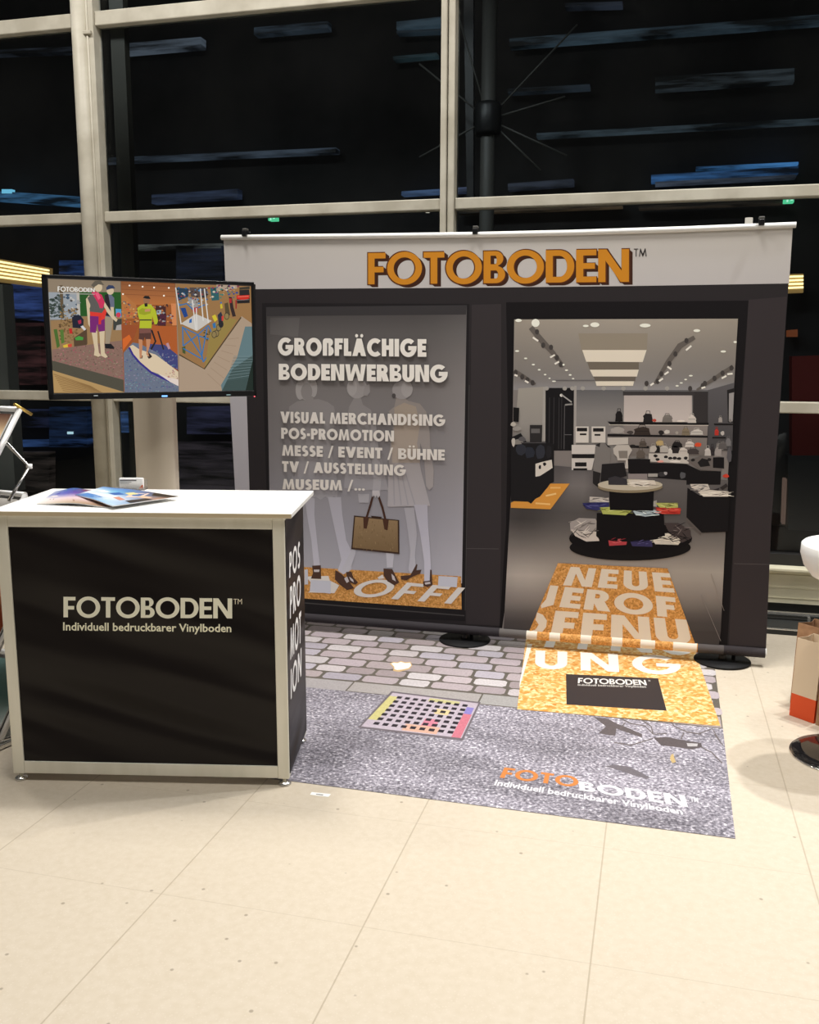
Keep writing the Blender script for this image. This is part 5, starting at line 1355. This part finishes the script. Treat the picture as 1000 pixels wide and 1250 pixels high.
for k in range(9): S_.line(T1((110 + k * 10, 905 + k * 18), (440 + k * 16, 998 + k * 9 + 14)), 0.9, (138, 106, 64))
S_.up()
SK = (206, 186, 154)
# rear mannequin, then the front one
S_.px(T1((560, 400), (630, 400), (626, 460), (598, 640), (560, 650)), (156, 140, 118)); S_.px(T1((556, 640), (610, 640), (640, 672), (636, 686), (560, 680)), (24, 24, 28)); S_.px(T1((556, 220), (600, 200), (638, 240), (640, 320), (610, 410), (562, 400)), (100, 106, 124)); S_.px(T1((556, 215), (586, 205), (604, 300), (600, 400), (562, 395)), (34, 30, 36)); S_.px(T1((606, 320), (634, 320), (640, 420), (618, 420)), SK); S_.ell(*T1((604, 180))[0], 4.4, 4.6, SK); S_.px(T1((568, 150), (590, 128), (628, 132), (648, 158), (610, 160), (572, 172)), (48, 60, 92)); S_.up()
S_.px(T1((440, 530), (490, 530), (495, 640), (505, 720), (525, 742), (490, 758), (462, 740), (468, 690)), SK); S_.px(T1((508, 520), (555, 520), (552, 640), (556, 720), (582, 752), (562, 764), (524, 744), (516, 650)), SK); S_.px(T1((466, 742), (496, 752), (486, 762)), (120, 96, 70)); S_.up()
S_.px(T1((392, 250), (420, 215), (440, 300), (424, 330), (428, 430), (444, 480), (432, 506), (412, 470), (404, 390)), SK); S_.px(T1((540, 250), (570, 300), (610, 360), (640, 400), (668, 430), (656, 450), (620, 420), (560, 345), (545, 300)), SK); S_.px(T1((425, 395), (555, 395), (558, 528), (504, 536), (490, 470), (478, 545), (428, 540)), (116, 36, 108)); S_.up()
S_.px(T1((404, 240), (440, 212), (520, 205), (552, 260), (548, 370), (426, 372), (430, 300)), (92, 88, 84)); S_.px(T1((424, 360), (530, 372), (560, 330), (572, 360), (556, 420), (520, 440), (500, 402), (430, 398)), (214, 56, 46)); S_.px(T1((502, 400), (525, 395), (524, 470), (502, 472)), (206, 52, 44)); S_.up()
S_.px(T1((440, 195), (470, 180), (530, 215), (556, 280), (540, 330), (512, 330), (500, 290), (470, 240)), (200, 48, 88)); S_.ell(*T1((500, 148))[0], 4.8, 5.6, SK); S_.px(T1((436, 130), (470, 92), (520, 90), (552, 130), (500, 122), (460, 150)), (96, 88, 76)); S_.up()
S_.px(T1((470, 200), (500, 190), (520, 240), (500, 260)), (226, 90, 120)); S_.text('FOTOBODEN', T1((145, 184), (468, 190), (468, 156), (145, 140)), (226, 222, 214), t=0.2, track=0.05); S_.line(T1((150, 202), (470, 208)), 0.8, (180, 174, 164)); S_.up()
# middle photograph
S_.px([(147.4, 343), (213.6, 346), (218, 479.5), (151.3, 479.5)], (150, 84, 40)); S_.up()
S_.grid([(147.4, 343), (213.6, 346), (214.8, 372), (148.5, 372)], 4, 3, vgrad((343, (136, 84, 50)), (360, (160, 98, 56)), (374, (182, 112, 58)))); S_.px(T1((700, 190), (830, 300), (840, 420), (705, 420)), (176, 112, 62)); S_.up()
for k in range(3): S_.line([(148, 347 + k * 6), (214, 350 + k * 6)], 0.5, (120, 70, 40))
speck(T1, 705, 270, 850, 470, 60, [(190, 130, 70), (206, 160, 100), (140, 70, 40), (120, 110, 110), (200, 90, 60), (80, 60, 60)], 14)
speck(T2, 20, 300, 250, 480, 60, [(180, 110, 60), (70, 40, 40), (150, 150, 150), (96, 40, 60), (206, 130, 80), (40, 30, 34)], 14)
for x, y in ((158, 348.5), (188, 351), (206, 351.5), (150, 359), (200, 361), (174, 350)): S_.ell(x, y, 1.1, 1.1, (255, 246, 230), 8)
S_.px(T2((70, 310), (160, 310), (160, 560), (70, 560)), (70, 38, 36)); S_.px(T2((80, 350), (120, 345), (120, 385), (80, 385)), (150, 170, 176)); S_.px(T2((105, 380), (165, 380), (160, 470), (110, 480)), (76, 34, 52)); S_.px(T2((205, 290), (250, 290), (255, 480), (215, 480)), (206, 130, 80)); S_.px(T2((0, 480), (260, 490), (270, 740), (0, 640)), (170, 88, 40)); S_.px(T1((700, 470), (850, 480), (800, 620), (710, 700)), (150, 76, 40)); S_.px(T1((712, 600), (770, 560), (790, 600), (715, 700)), (206, 100, 40)); S_.up()
S_.px(T1((720, 720), (800, 630), (860, 640), (1020, 720), (1210, 950), (1200, 1066), (728, 1066)), (104, 112, 130)); S_.px(T2((0, 640), (150, 650), (265, 740), (270, 870), (100, 780), (0, 700)), (62, 66, 116)); S_.up()
speck(T1, 730, 660, 1190, 1060, 380, [(86, 120, 140), (112, 130, 150), (96, 88, 132), (120, 150, 150), (70, 84, 120), (136, 128, 150)], 10, lambda x, y: y > 720 + abs(x - 800) * .2 - 60 and y > 640 + (800 - x) * 1.0); S_.up()
S_.px(T1((768, 665), (800, 650), (860, 690), (1000, 735), (1100, 810), (1205, 890), (1205, 955), (1100, 930), (960, 880), (850, 790), (790, 720)), (214, 194, 164)); S_.line(T1((768, 672), (800, 735), (860, 805), (960, 890), (1060, 940), (1200, 1000)), 2.4, (54, 44, 128)); S_.px(T1((968, 770), (1005, 755), (1110, 830), (1080, 870), (960, 860)), (224, 220, 212)); S_.px(T1((985, 800), (1100, 800), (1050, 850)), (196, 170, 130)); S_.px(T2((90, 900), (160, 860), (270, 940), (270, 1010), (200, 975)), (222, 206, 196)); S_.up()
speck(T2, 160, 870, 262, 950, 30, [(180, 130, 120), (206, 190, 180), (160, 120, 120)], 9); S_.up()
# figure on the board
S_.px(T1((850, 600), (885, 605), (884, 660), (878, 735), (882, 760), (860, 765), (858, 720)), (190, 132, 96)); S_.px(T1((915, 600), (955, 600), (948, 660), (930, 720), (962, 745), (950, 758), (918, 735), (920, 680)), (190, 132, 96)); S_.px(T1((856, 505), (962, 500), (960, 605), (912, 612), (905, 580), (892, 615), (852, 612)), (84, 54, 48)); S_.px(T1((862, 745), (888, 742), (884, 768), (860, 768)), (60, 50, 46)); S_.px(T1((925, 750), (955, 742), (966, 756), (940, 772)), (60, 50, 46)); S_.up()
S_.px(T1((838, 330), (870, 305), (905, 290), (960, 300), (1000, 350), (1020, 440), (1010, 470), (990, 470), (970, 400), (962, 505), (858, 505), (862, 440), (848, 400)), (176, 184, 44)); S_.up(); S_.px(T1((850, 350), (880, 330), (960, 340), (955, 375), (900, 390), (856, 380)), (150, 156, 36)); S_.px(T1((858, 428), (964, 428), (964, 438), (860, 438)), (44, 40, 40)); S_.px(T1((905, 340), (950, 335), (952, 358), (905, 362)), (196, 140, 100)); S_.px(T1((858, 508), (962, 505), (962, 545), (858, 550)), (120, 78, 70)); S_.px(T1((900, 290), (925, 285), (930, 315), (905, 318)), (30, 28, 28)); S_.ell(*T1((920, 262))[0], 4, 5.4, (150, 104, 74)); S_.px(T1((888, 240), (905, 222), (940, 224), (956, 250), (920, 248)), (26, 26, 28)); S_.up()
S_.line(T2((35, 520), (70, 620), (30, 690)), 2.2, (34, 30, 34)); S_.line(T2((90, 530), (140, 690)), 1.8, (40, 32, 34)); S_.px(T2((160, 640), (180, 630), (200, 680), (182, 690)), (180, 140, 150)); S_.px(T2((0, 700), (40, 750), (20, 770)), (40, 30, 30)); S_.up()
# right photograph
S_.px([(213.8, 346), (309, 349.5), (310.5, 479.5), (218.2, 479.5)], (146, 122, 100)); S_.up()
S_.px(T2((245, 118), (905, 140), (915, 480), (820, 400), (500, 860), (275, 730), (262, 500)), (150, 112, 70)); S_.px(T2((245, 118), (560, 128), (545, 280), (255, 280)), (120, 116, 112)); S_.up()
S_.px(T2((245, 150), (360, 160), (355, 230), (255, 270)), (38, 60, 78)); S_.px(T2((365, 150), (520, 150), (520, 240), (380, 230)), (84, 70, 66)); S_.px(T2((545, 150), (620, 150), (625, 260), (560, 265)), (44, 92, 96)); S_.px(T2((600, 120), (780, 130), (780, 160), (600, 180)), (170, 150, 130)); S_.px(T2((350, 240), (440, 240), (440, 330), (370, 320)), (150, 146, 142)); S_.up()
speck(T2, 250, 150, 550, 300, 70, [(60, 130, 180), (36, 36, 44), (190, 186, 180), (150, 60, 60), (40, 90, 140), (120, 110, 100)], 14); speck(T2, 550, 130, 790, 240, 46, [(40, 70, 140), (206, 190, 170), (130, 40, 80), (60, 120, 110), (180, 150, 120), (50, 44, 44)], 15); S_.up()
S_.px(T2((285, 330), (330, 325), (352, 400), (320, 412)), (30, 66, 130)); S_.px(T2((290, 465), (420, 380), (560, 440), (430, 530)), (196, 190, 182)); S_.line(T2((265, 310), (340, 290), (400, 345)), 1.6, (60, 110, 160)); S_.line(T2((400, 345), (500, 300)), 1.6, (60, 110, 160)); S_.px(T2((380, 330), (440, 320), (436, 372), (390, 360)), (166, 60, 60)); S_.up()
for a, c in (((245, 150), (292, 470)), ((460, 160), (485, 440)), ((495, 160), (530, 460)), ((390, 260), (420, 520)), ((425, 330), (430, 520))): S_.line(T2(a, c), 1.3, (214, 210, 204))
BL = (52, 112, 168)
for pts in (((305, 490), (310, 660)), ((310, 500), (440, 560), (530, 480)), ((440, 560), (485, 800)), ((530, 480), (600, 640), (485, 800)), ((310, 660), (440, 560)), ((320, 510), (480, 760)), ((440, 570), (600, 620)), ((520, 500), (470, 760)), ((310, 680), (485, 780))): S_.line(T2(*pts), 1.4, BL)
speck(T2, 470, 500, 560, 620, 18, [(60, 70, 40), (40, 50, 40)], 12); S_.px(T2((300, 670), (330, 660), (330, 730), (305, 720)), (70, 84, 44)); S_.px(T2((365, 430), (385, 420), (385, 455), (362, 460)), (44, 100, 170)); S_.up()
S_.px(T2((500, 860), (820, 400), (918, 470), (930, 760), (660, 1066), (275, 1066), (275, 735)), (168, 146, 124)); S_.line(T2((275, 735), (495, 860), (815, 410)), 1.5, (74, 62, 40)); S_.px(T2((500, 845), (780, 430), (640, 400), (540, 560)), (146, 124, 66)); S_.up()
S_.px(T2((850, 490), (918, 490), (928, 760), (650, 1066), (640, 1000), (780, 760)), (96, 120, 124)); S_.px(T2((740, 860), (930, 730), (935, 1066), (640, 1066)), (60, 78, 76)); S_.px(T2((905, 830), (935, 730), (938, 1066), (850, 1066)), (24, 38, 32)); S_.line(T2((935, 730), (850, 1066)), 1.0, (84, 88, 84)); S_.up()
for k in range(16): S_.line(T2((690 + k * 4, 960 - k * 14), (880 + k * 3, 930 - k * 12)), 0.6, (110, 130, 132) if k % 2 else (72, 92, 92))
for k in range(7): S_.line(T2((520 + k * 30, 900 - k * 50), (640 + k * 26, 1010 - k * 70)), 0.6, (150, 128, 106))
# bicycles, riders and the red car at the top right
for x, y in ((580, 560), (640, 470), (620, 500), (600, 550), (690, 400)):
    c = T2((x, y))[0]
    for r in (4.4, 3.6): S_.ell(c[0], c[1], r * .7, r, (34, 34, 38) if r > 4 else (140, 120, 76), 14)
S_.px(T2((560, 400), (590, 385), (610, 430), (585, 450)), (206, 186, 50)); S_.px(T2((565, 465), (590, 455), (596, 500), (572, 505)), (50, 110, 160)); S_.px(T2((610, 390), (640, 360), (662, 420), (650, 480), (620, 470)), (44, 44, 60)); S_.px(T2((632, 300), (648, 290), (655, 330), (636, 335)), (200, 180, 50)); S_.ell(*T2((640, 283))[0], 1.2, 1.2, (60, 110, 170), 8); S_.px(T2((670, 290), (700, 280), (720, 390), (680, 410)), (84, 70, 46)); S_.px(T2((708, 230), (735, 235), (748, 320), (770, 400), (740, 405), (720, 330)), (50, 36, 36)); S_.px(T2((710, 245), (732, 245), (732, 285), (712, 285)), (170, 40, 44)); S_.px(T2((765, 260), (778, 260), (776, 335), (766, 335)), (150, 36, 40)); S_.px(T2((645, 400), (665, 396), (660, 440), (646, 440)), (200, 60, 50)); S_.up()
S_.px(T2((800, 172), (885, 168), (890, 215), (800, 220)), (36, 36, 38)); S_.px(T2((815, 200), (870, 196), (872, 216), (815, 220)), (150, 156, 156)); S_.px(T2((775, 220), (890, 214), (890, 285), (780, 290)), (34, 30, 30)); S_.px(T2((775, 218), (888, 214), (886, 245), (840, 262), (776, 250)), (196, 44, 32)); S_.px(T2((800, 150), (890, 140), (890, 165), (800, 170)), (60, 54, 44)); S_.up()
S_.line(T2((785, 232), (880, 226)), 0.8, (230, 120, 100)); S_.line(T2((778, 262), (885, 255)), 0.7, (120, 116, 116))
S_.build('screen', [ink_tv], tv, None)['label'] = 'lit screen with three photographs side by side'

kx = on_y(189.5, 540, 4.24)
ts = empty('television_stand', (kx.x, kx.y, 0), 'pale grey column stand carrying the television, rising behind the counter', 'television stand')
krot = Matrix.Rotation(math.radians(12), 3, 'Z')
b = MB()
prof = []
W2 = 0.101
for k in range(25):
    a = math.pi * k / 24
    prof.append((W2 * -math.cos(a), -0.035 * math.sin(a) ** 0.55))
outline = [krot @ Vector((x, y, 0)) + Vector((kx.x, kx.y, 0.012)) for x, y in prof] + [krot @ Vector((x, 0.045, 0)) + Vector((kx.x, kx.y, 0.012)) for x in (W2, -W2)]
b.prism(outline, (0, 0, 1.62)); b.build('column', mat('column_grey', lin((240, 228, 208)), rough=0.4, spec=0.4), ts)
b = MB(); b.box((kx.x, kx.y, 0.006), (0.5, 0.42, 0.012), krot, 0.003); b.build('base_plate', m_silver, ts)
tb = vc - VN * 0.072
mid = (Vector((kx.x, kx.y, 0)) + tb) / 2
dv = Vector((kx.x, kx.y, 0)) - tb
b = MB(); b.box((mid.x, mid.y, zc - 0.06), (0.06, max(dv.length - 0.03, 0.03), 0.12), Matrix.Rotation(math.atan2(dv.y, dv.x) - math.pi / 2, 3, 'Z'), 0.003); b.build('bracket', m_dark, ts)

# ------------------------------------------------------------------ zigzag brochure rack at the left edge
RD = Vector((-0.2, -0.98, 0)).normalized()
RW = Vector((RD.y, -RD.x, 0))
P0 = EYE + ray(24, 500) * 4.0
rk = empty('brochure_rack', (P0.x, P0.y, 0), 'folding zigzag aluminium brochure rack beside the left end of the counter', 'brochure rack')
def rp(s, w, z): return Vector((P0.x, P0.y, 0)) + RD * s + RW * w + Vector((0, 0, z))
ZT0, STEP, TS, TH, RWID = P0.z, 0.337, 0.2, 0.276, 0.27
racks = []
m_rackw = mat('pale_anodised', (0.82, 0.82, 0.81), rough=0.35, metal=0.25)
m_tray = mat('tray_grey', lin((150, 150, 148)), rough=0.3, metal=0.4)
for i in range(4):
    z = ZT0 - STEP * i
    tr_ = MB()
    for w in (0.0, RWID): tr_.tube([rp(0, w, z), rp(TS, w, z - TH)], 0.0115, n=10)
    tr_.tube([rp(0, 0, z), rp(0, RWID, z)], 0.0115, n=10); tr_.tube([rp(TS, 0, z - TH), rp(TS, RWID, z - TH)], 0.0115, n=10)
    tray = tr_.build('tray_frame', m_rackw, rk)
    nrm = (RD * TH + Vector((0, 0, TS))).normalized()
    b = MB(); b.hexa(*[p - nrm * 0.006 for p in (rp(0.005, 0.004, z - 0.009), rp(0.005, RWID - 0.004, z - 0.009), rp(TS - 0.005, RWID - 0.004, z - TH + 0.009), rp(TS - 0.005, 0.004, z - TH + 0.009))], tuple(-nrm * 0.003)); b.build('tray_plate', m_tray, tray)
    b = MB(); b.hexa(rp(TS, 0.01, z - TH), rp(TS, RWID - 0.01, z - TH), rp(TS, RWID - 0.01, z - TH) + nrm * 0.035, rp(TS, 0.01, z - TH) + nrm * 0.035, (0, 0, 0.003)); b.build('tray_lip', m_tray, tray)
    if i < 3:
        for w in (-0.012, RWID + 0.012):
            b = MB(); b.tube([rp(0.088, w, z - 0.121), rp(-0.018, w, z - 0.224), rp(0.091, w, z - 0.347)], 0.0075, n=10); arm = b.build('hinge_arm', m_silver, rk)
            b = MB(); b.lathe(rp(-0.018, w, z - 0.224 - 0.009), [(0, 0), (0.012, 0), (0.012, 0.018), (0, 0.018)], n=14); b.build('pivot', m_white, arm)
    racks.append((z, nrm))
zb = ZT0 - STEP * 3 - TH
b = MB(); b.box(rp(0.07, RWID / 2, 0.014), (0.36, 0.30, 0.02), Matrix((RD, RW, Vector((0, 0, 1)))).transposed(), 0.004); b.build('base', m_silver, rk)
for w in (0.0, RWID):
    b = MB(); b.tube([rp(TS, w, zb), rp(0.1, w, 0.02)], 0.0085, n=10); b.build('leg', m_silver, rk)
b = MB(); b.tube([rp(0.026, -0.002, ZT0 + 0.023), rp(-0.054, -0.002, ZT0 - 0.022)], 0.006, n=10); b.build('latch_bar', mat('brass', lin((214, 180, 96)), rough=0.3, metal=0.8), rk)
def rack_brochure(i, lab, rows):
    z, nrm = racks[i]
    c = rp(TS * 0.55, RWID / 2, z - TH * 0.55)
    r = empty('leaflet', tuple(c), lab, 'leaflet', 'leaflets in the zigzag rack')
    f = lambda u, v: rp(TS * (0.08 + 0.86 * (1 - v)), 0.02 + (RWID - 0.04) * u, z - TH * (0.08 + 0.86 * (1 - v))) + nrm * 0.009
    b = MB(); b.hexa(f(0, 0), f(1, 0), f(1, 1), f(0, 1), tuple(-nrm * 0.006)); b.build('sheets', m_paper, r)
    k = Ink(lambda u, v, l: tuple(f(u, v) + nrm * (0.0003 + 0.0002 * l)), None, 1.0)
    cells(k, rows, 0, 1, 0, 1)
    k.build('cover_print', [ink_paper], r)
rack_brochure(0, 'orange sunset leaflet in the topmost tray of the zigzag rack', [[(236, 120, 60), (240, 150, 80)], [(250, 180, 110), (250, 206, 150)], [(255, 226, 180), (250, 214, 160)], [(90, 60, 50), (90, 60, 50)]])
rack_brochure(1, 'white and black leaflet in the second tray of the zigzag rack', [[(240, 238, 234), (236, 232, 226)], [(120, 116, 112), (70, 66, 64)], [(230, 226, 220), (240, 236, 230)]])
rack_brochure(2, 'rust red leaflet in the third tray of the zigzag rack', [[(60, 40, 30), (90, 50, 30)], [(190, 84, 40), (206, 96, 46)], [(226, 200, 160), (230, 206, 170)]])
rack_brochure(3, 'teal leaflet in the lowest tray of the zigzag rack', [[(226, 228, 224), (220, 224, 222)], [(96, 130, 128), (80, 116, 116)], [(110, 140, 136), (96, 126, 124)]])

# ------------------------------------------------------------------ white stool and paper bags at the right edge
SX, SY = 0.765, 3.78
st = empty('bar_stool', (SX, SY, 0), 'white shell stool on a round black glossy foot at the right edge', 'stool')
b = MB(); b.lathe((SX, SY, 0.0), [(0, 0), (0.2, 0), (0.203, 0.003), (0.2, 0.006), (0, 0.006)], n=72); b.build('foot_rim', m_chrome, st, label='chrome rim of the foot')
b = MB(); b.lathe((SX, SY, 0.0062), [(0, 0), (0.197, 0), (0.194, 0.006), (0.15, 0.011), (0.06, 0.016), (0.035, 0.026), (0, 0.026)], n=72); b.build('foot', mat('black_gloss', (0.01, 0.01, 0.011), rough=0.06, spec=0.7), st, label='black glossy round foot')
b = MB(); b.lathe((SX, SY, 0.03), [(0, 0), (0.03, 0), (0.026, 0.02), (0.026, 0.32), (0.021, 0.325), (0.021, 0.66), (0, 0.66)], n=28); b.build('column', m_chrome, st)
b = MB()
n = 56
prof = [(0.0, 0.672), (0.06, 0.675), (0.12, 0.690), (0.17, 0.715), (0.20, 0.755), (0.214, 0.80), (0.212, 0.835)]
back = lambda k: 0.10 * max(0.0, math.cos(2 * math.pi * k / n - math.radians(20))) ** 2
outer, inner = [], []
for r_, z_ in prof:
    outer.append([b.bm.verts.new((SX + r_ * math.cos(2 * math.pi * k / n), SY + r_ * math.sin(2 * math.pi * k / n), z_ + back(k) * max(0, (z_ - 0.72) / 0.115))) for k in range(n)])
    q = max(r_ - 0.008, 0.0)
    inner.append([b.bm.verts.new((SX + q * math.cos(2 * math.pi * k / n), SY + q * math.sin(2 * math.pi * k / n), z_ + 0.008 + back(k) * max(0, (z_ - 0.72) / 0.115))) for k in range(n)])
for ring, flip in ((outer, False), (inner, True)):
    for P_, Q_ in zip(ring, ring[1:]):
        for k in range(n):
            f_ = b.bm.faces.new([P_[k], P_[(k + 1) % n], Q_[(k + 1) % n], Q_[k]]); f_.smooth = True
for k in range(n):
    f_ = b.bm.faces.new([outer[-1][k], outer[-1][(k + 1) % n], inner[-1][(k + 1) % n], inner[-1][k]]); f_.smooth = True
bmesh.ops.remove_doubles(b.bm, verts=b.bm.verts[:], dist=1e-5)
b.build('seat_shell', m_white, st)
b = MB(); b.lathe((SX, SY, 0.66), [(0, 0), (0.05, 0), (0.07, 0.012), (0, 0.012)], n=28); b.build('seat_plate', m_chrome, st)

m_kraft = mat('kraft_paper', lin((166, 128, 94)), rough=0.7)
add_noise(m_kraft, 30, lin((156, 118, 86)), lin((176, 138, 104)))
m_cream = mat('cream_paper', lin((226, 206, 178)), rough=0.65)
m_orange = mat('orange_paper', lin((228, 82, 30)), rough=0.6)
def bag(name, base, ax, w, d, h, m, lab, band=None, lean=0.02, handle=True):
    """open paper bag: base = front-left foot corner, ax = direction of its front"""
    ax = Vector((ax[0], ax[1], 0)).normalized(); ay = Vector((-ax.y, ax.x, 0))
    o = Vector((base[0], base[1], 0.001))
    r = empty(name, tuple(o + ax * w / 2 + ay * d / 2), lab, 'paper bag')
    def P(u, v, z): return o + ax * (w * u) + ay * (d * v + lean * z / h) + Vector((0, 0, z))
    def ring(z, pinch=0.0, off=0.0):
        return [P(0 + off / w, 0 + off / d, z), P(1 - off / w, 0 + off / d, z), P(1 - pinch - off / w, .5, z), P(1 - off / w, 1 - off / d, z), P(0 + off / w, 1 - off / d, z), P(0 + pinch + off / w, .5, z)]
    b = MB()
    z0 = band or 0.0
    def shell(mb, za, zb_, close, nseg=6):
        prev = None
        for off in (0.0, 0.0015):
            rings = []
            for k in range(nseg + 1):
                z = za + (zb_ - za) * k / nseg
                rings.append([mb.bm.verts.new(p) for p in ring(z, 0.10 * (z / h) ** 1.5, off)])
            for A_, B_ in zip(rings, rings[1:]):
                for k in range(6): mb.bm.faces.new([A_[k], A_[(k + 1) % 6], B_[(k + 1) % 6], B_[k]])
            if close: mb.bm.faces.new(rings[0])
            if prev:
                for k in range(6): mb.bm.faces.new([prev[-1][k], prev[-1][(k + 1) % 6], rings[-1][(k + 1) % 6], rings[-1][k]])
            prev = rings
    shell(b, z0, h, band is None); b.build('body', m, r)
    if band:
        b = MB(); shell(b, 0.0, band, True, 2); b.build('bottom_band', m_orange, r, label='orange bottom of the bag')
    if handle:
        for v in (0.02, 0.98):
            pts = [P(.3, v, h - 0.03), P(.32, v, h + 0.06), P(.42, v, h + 0.1), P(.58, v, h + 0.1), P(.68, v, h + 0.06), P(.7, v, h - 0.03)]
            b = MB(); b.tube(pts, 0.003, n=8); b.build('handle', m_kraft, r)
    return r
q0, q1 = on_z(963.5, 873), on_z(990, 882.5)
dirx = (q1 - q0).normalized()
bag('paper_bag', (q0.x, q0.y), (dirx.x, dirx.y), (q1 - q0).length + 0.012, 0.115, 0.345, m_cream, 'cream paper bag with orange bottom standing in front of the kraft bag', band=0.1, handle=False)
ax_ = Vector((dirx.x, dirx.y, 0)); ay_ = Vector((-dirx.y, dirx.x, 0))
q2 = q0 + ay_ * 0.13 - ax_ * 0.086
bag('paper_bag', (q2.x, q2.y), (dirx.x, dirx.y), 0.26, 0.12, 0.37, m_kraft, 'open brown kraft bag standing behind the cream bag', handle=False)
q3 = q1 + ax_ * 0.022 - ay_ * 0.002
bag('paper_bag', (q3.x, q3.y), (dirx.x, dirx.y), 0.13, 0.11, 0.34, m_kraft, 'second brown kraft bag at the picture edge, right of the cream bag', handle=False)
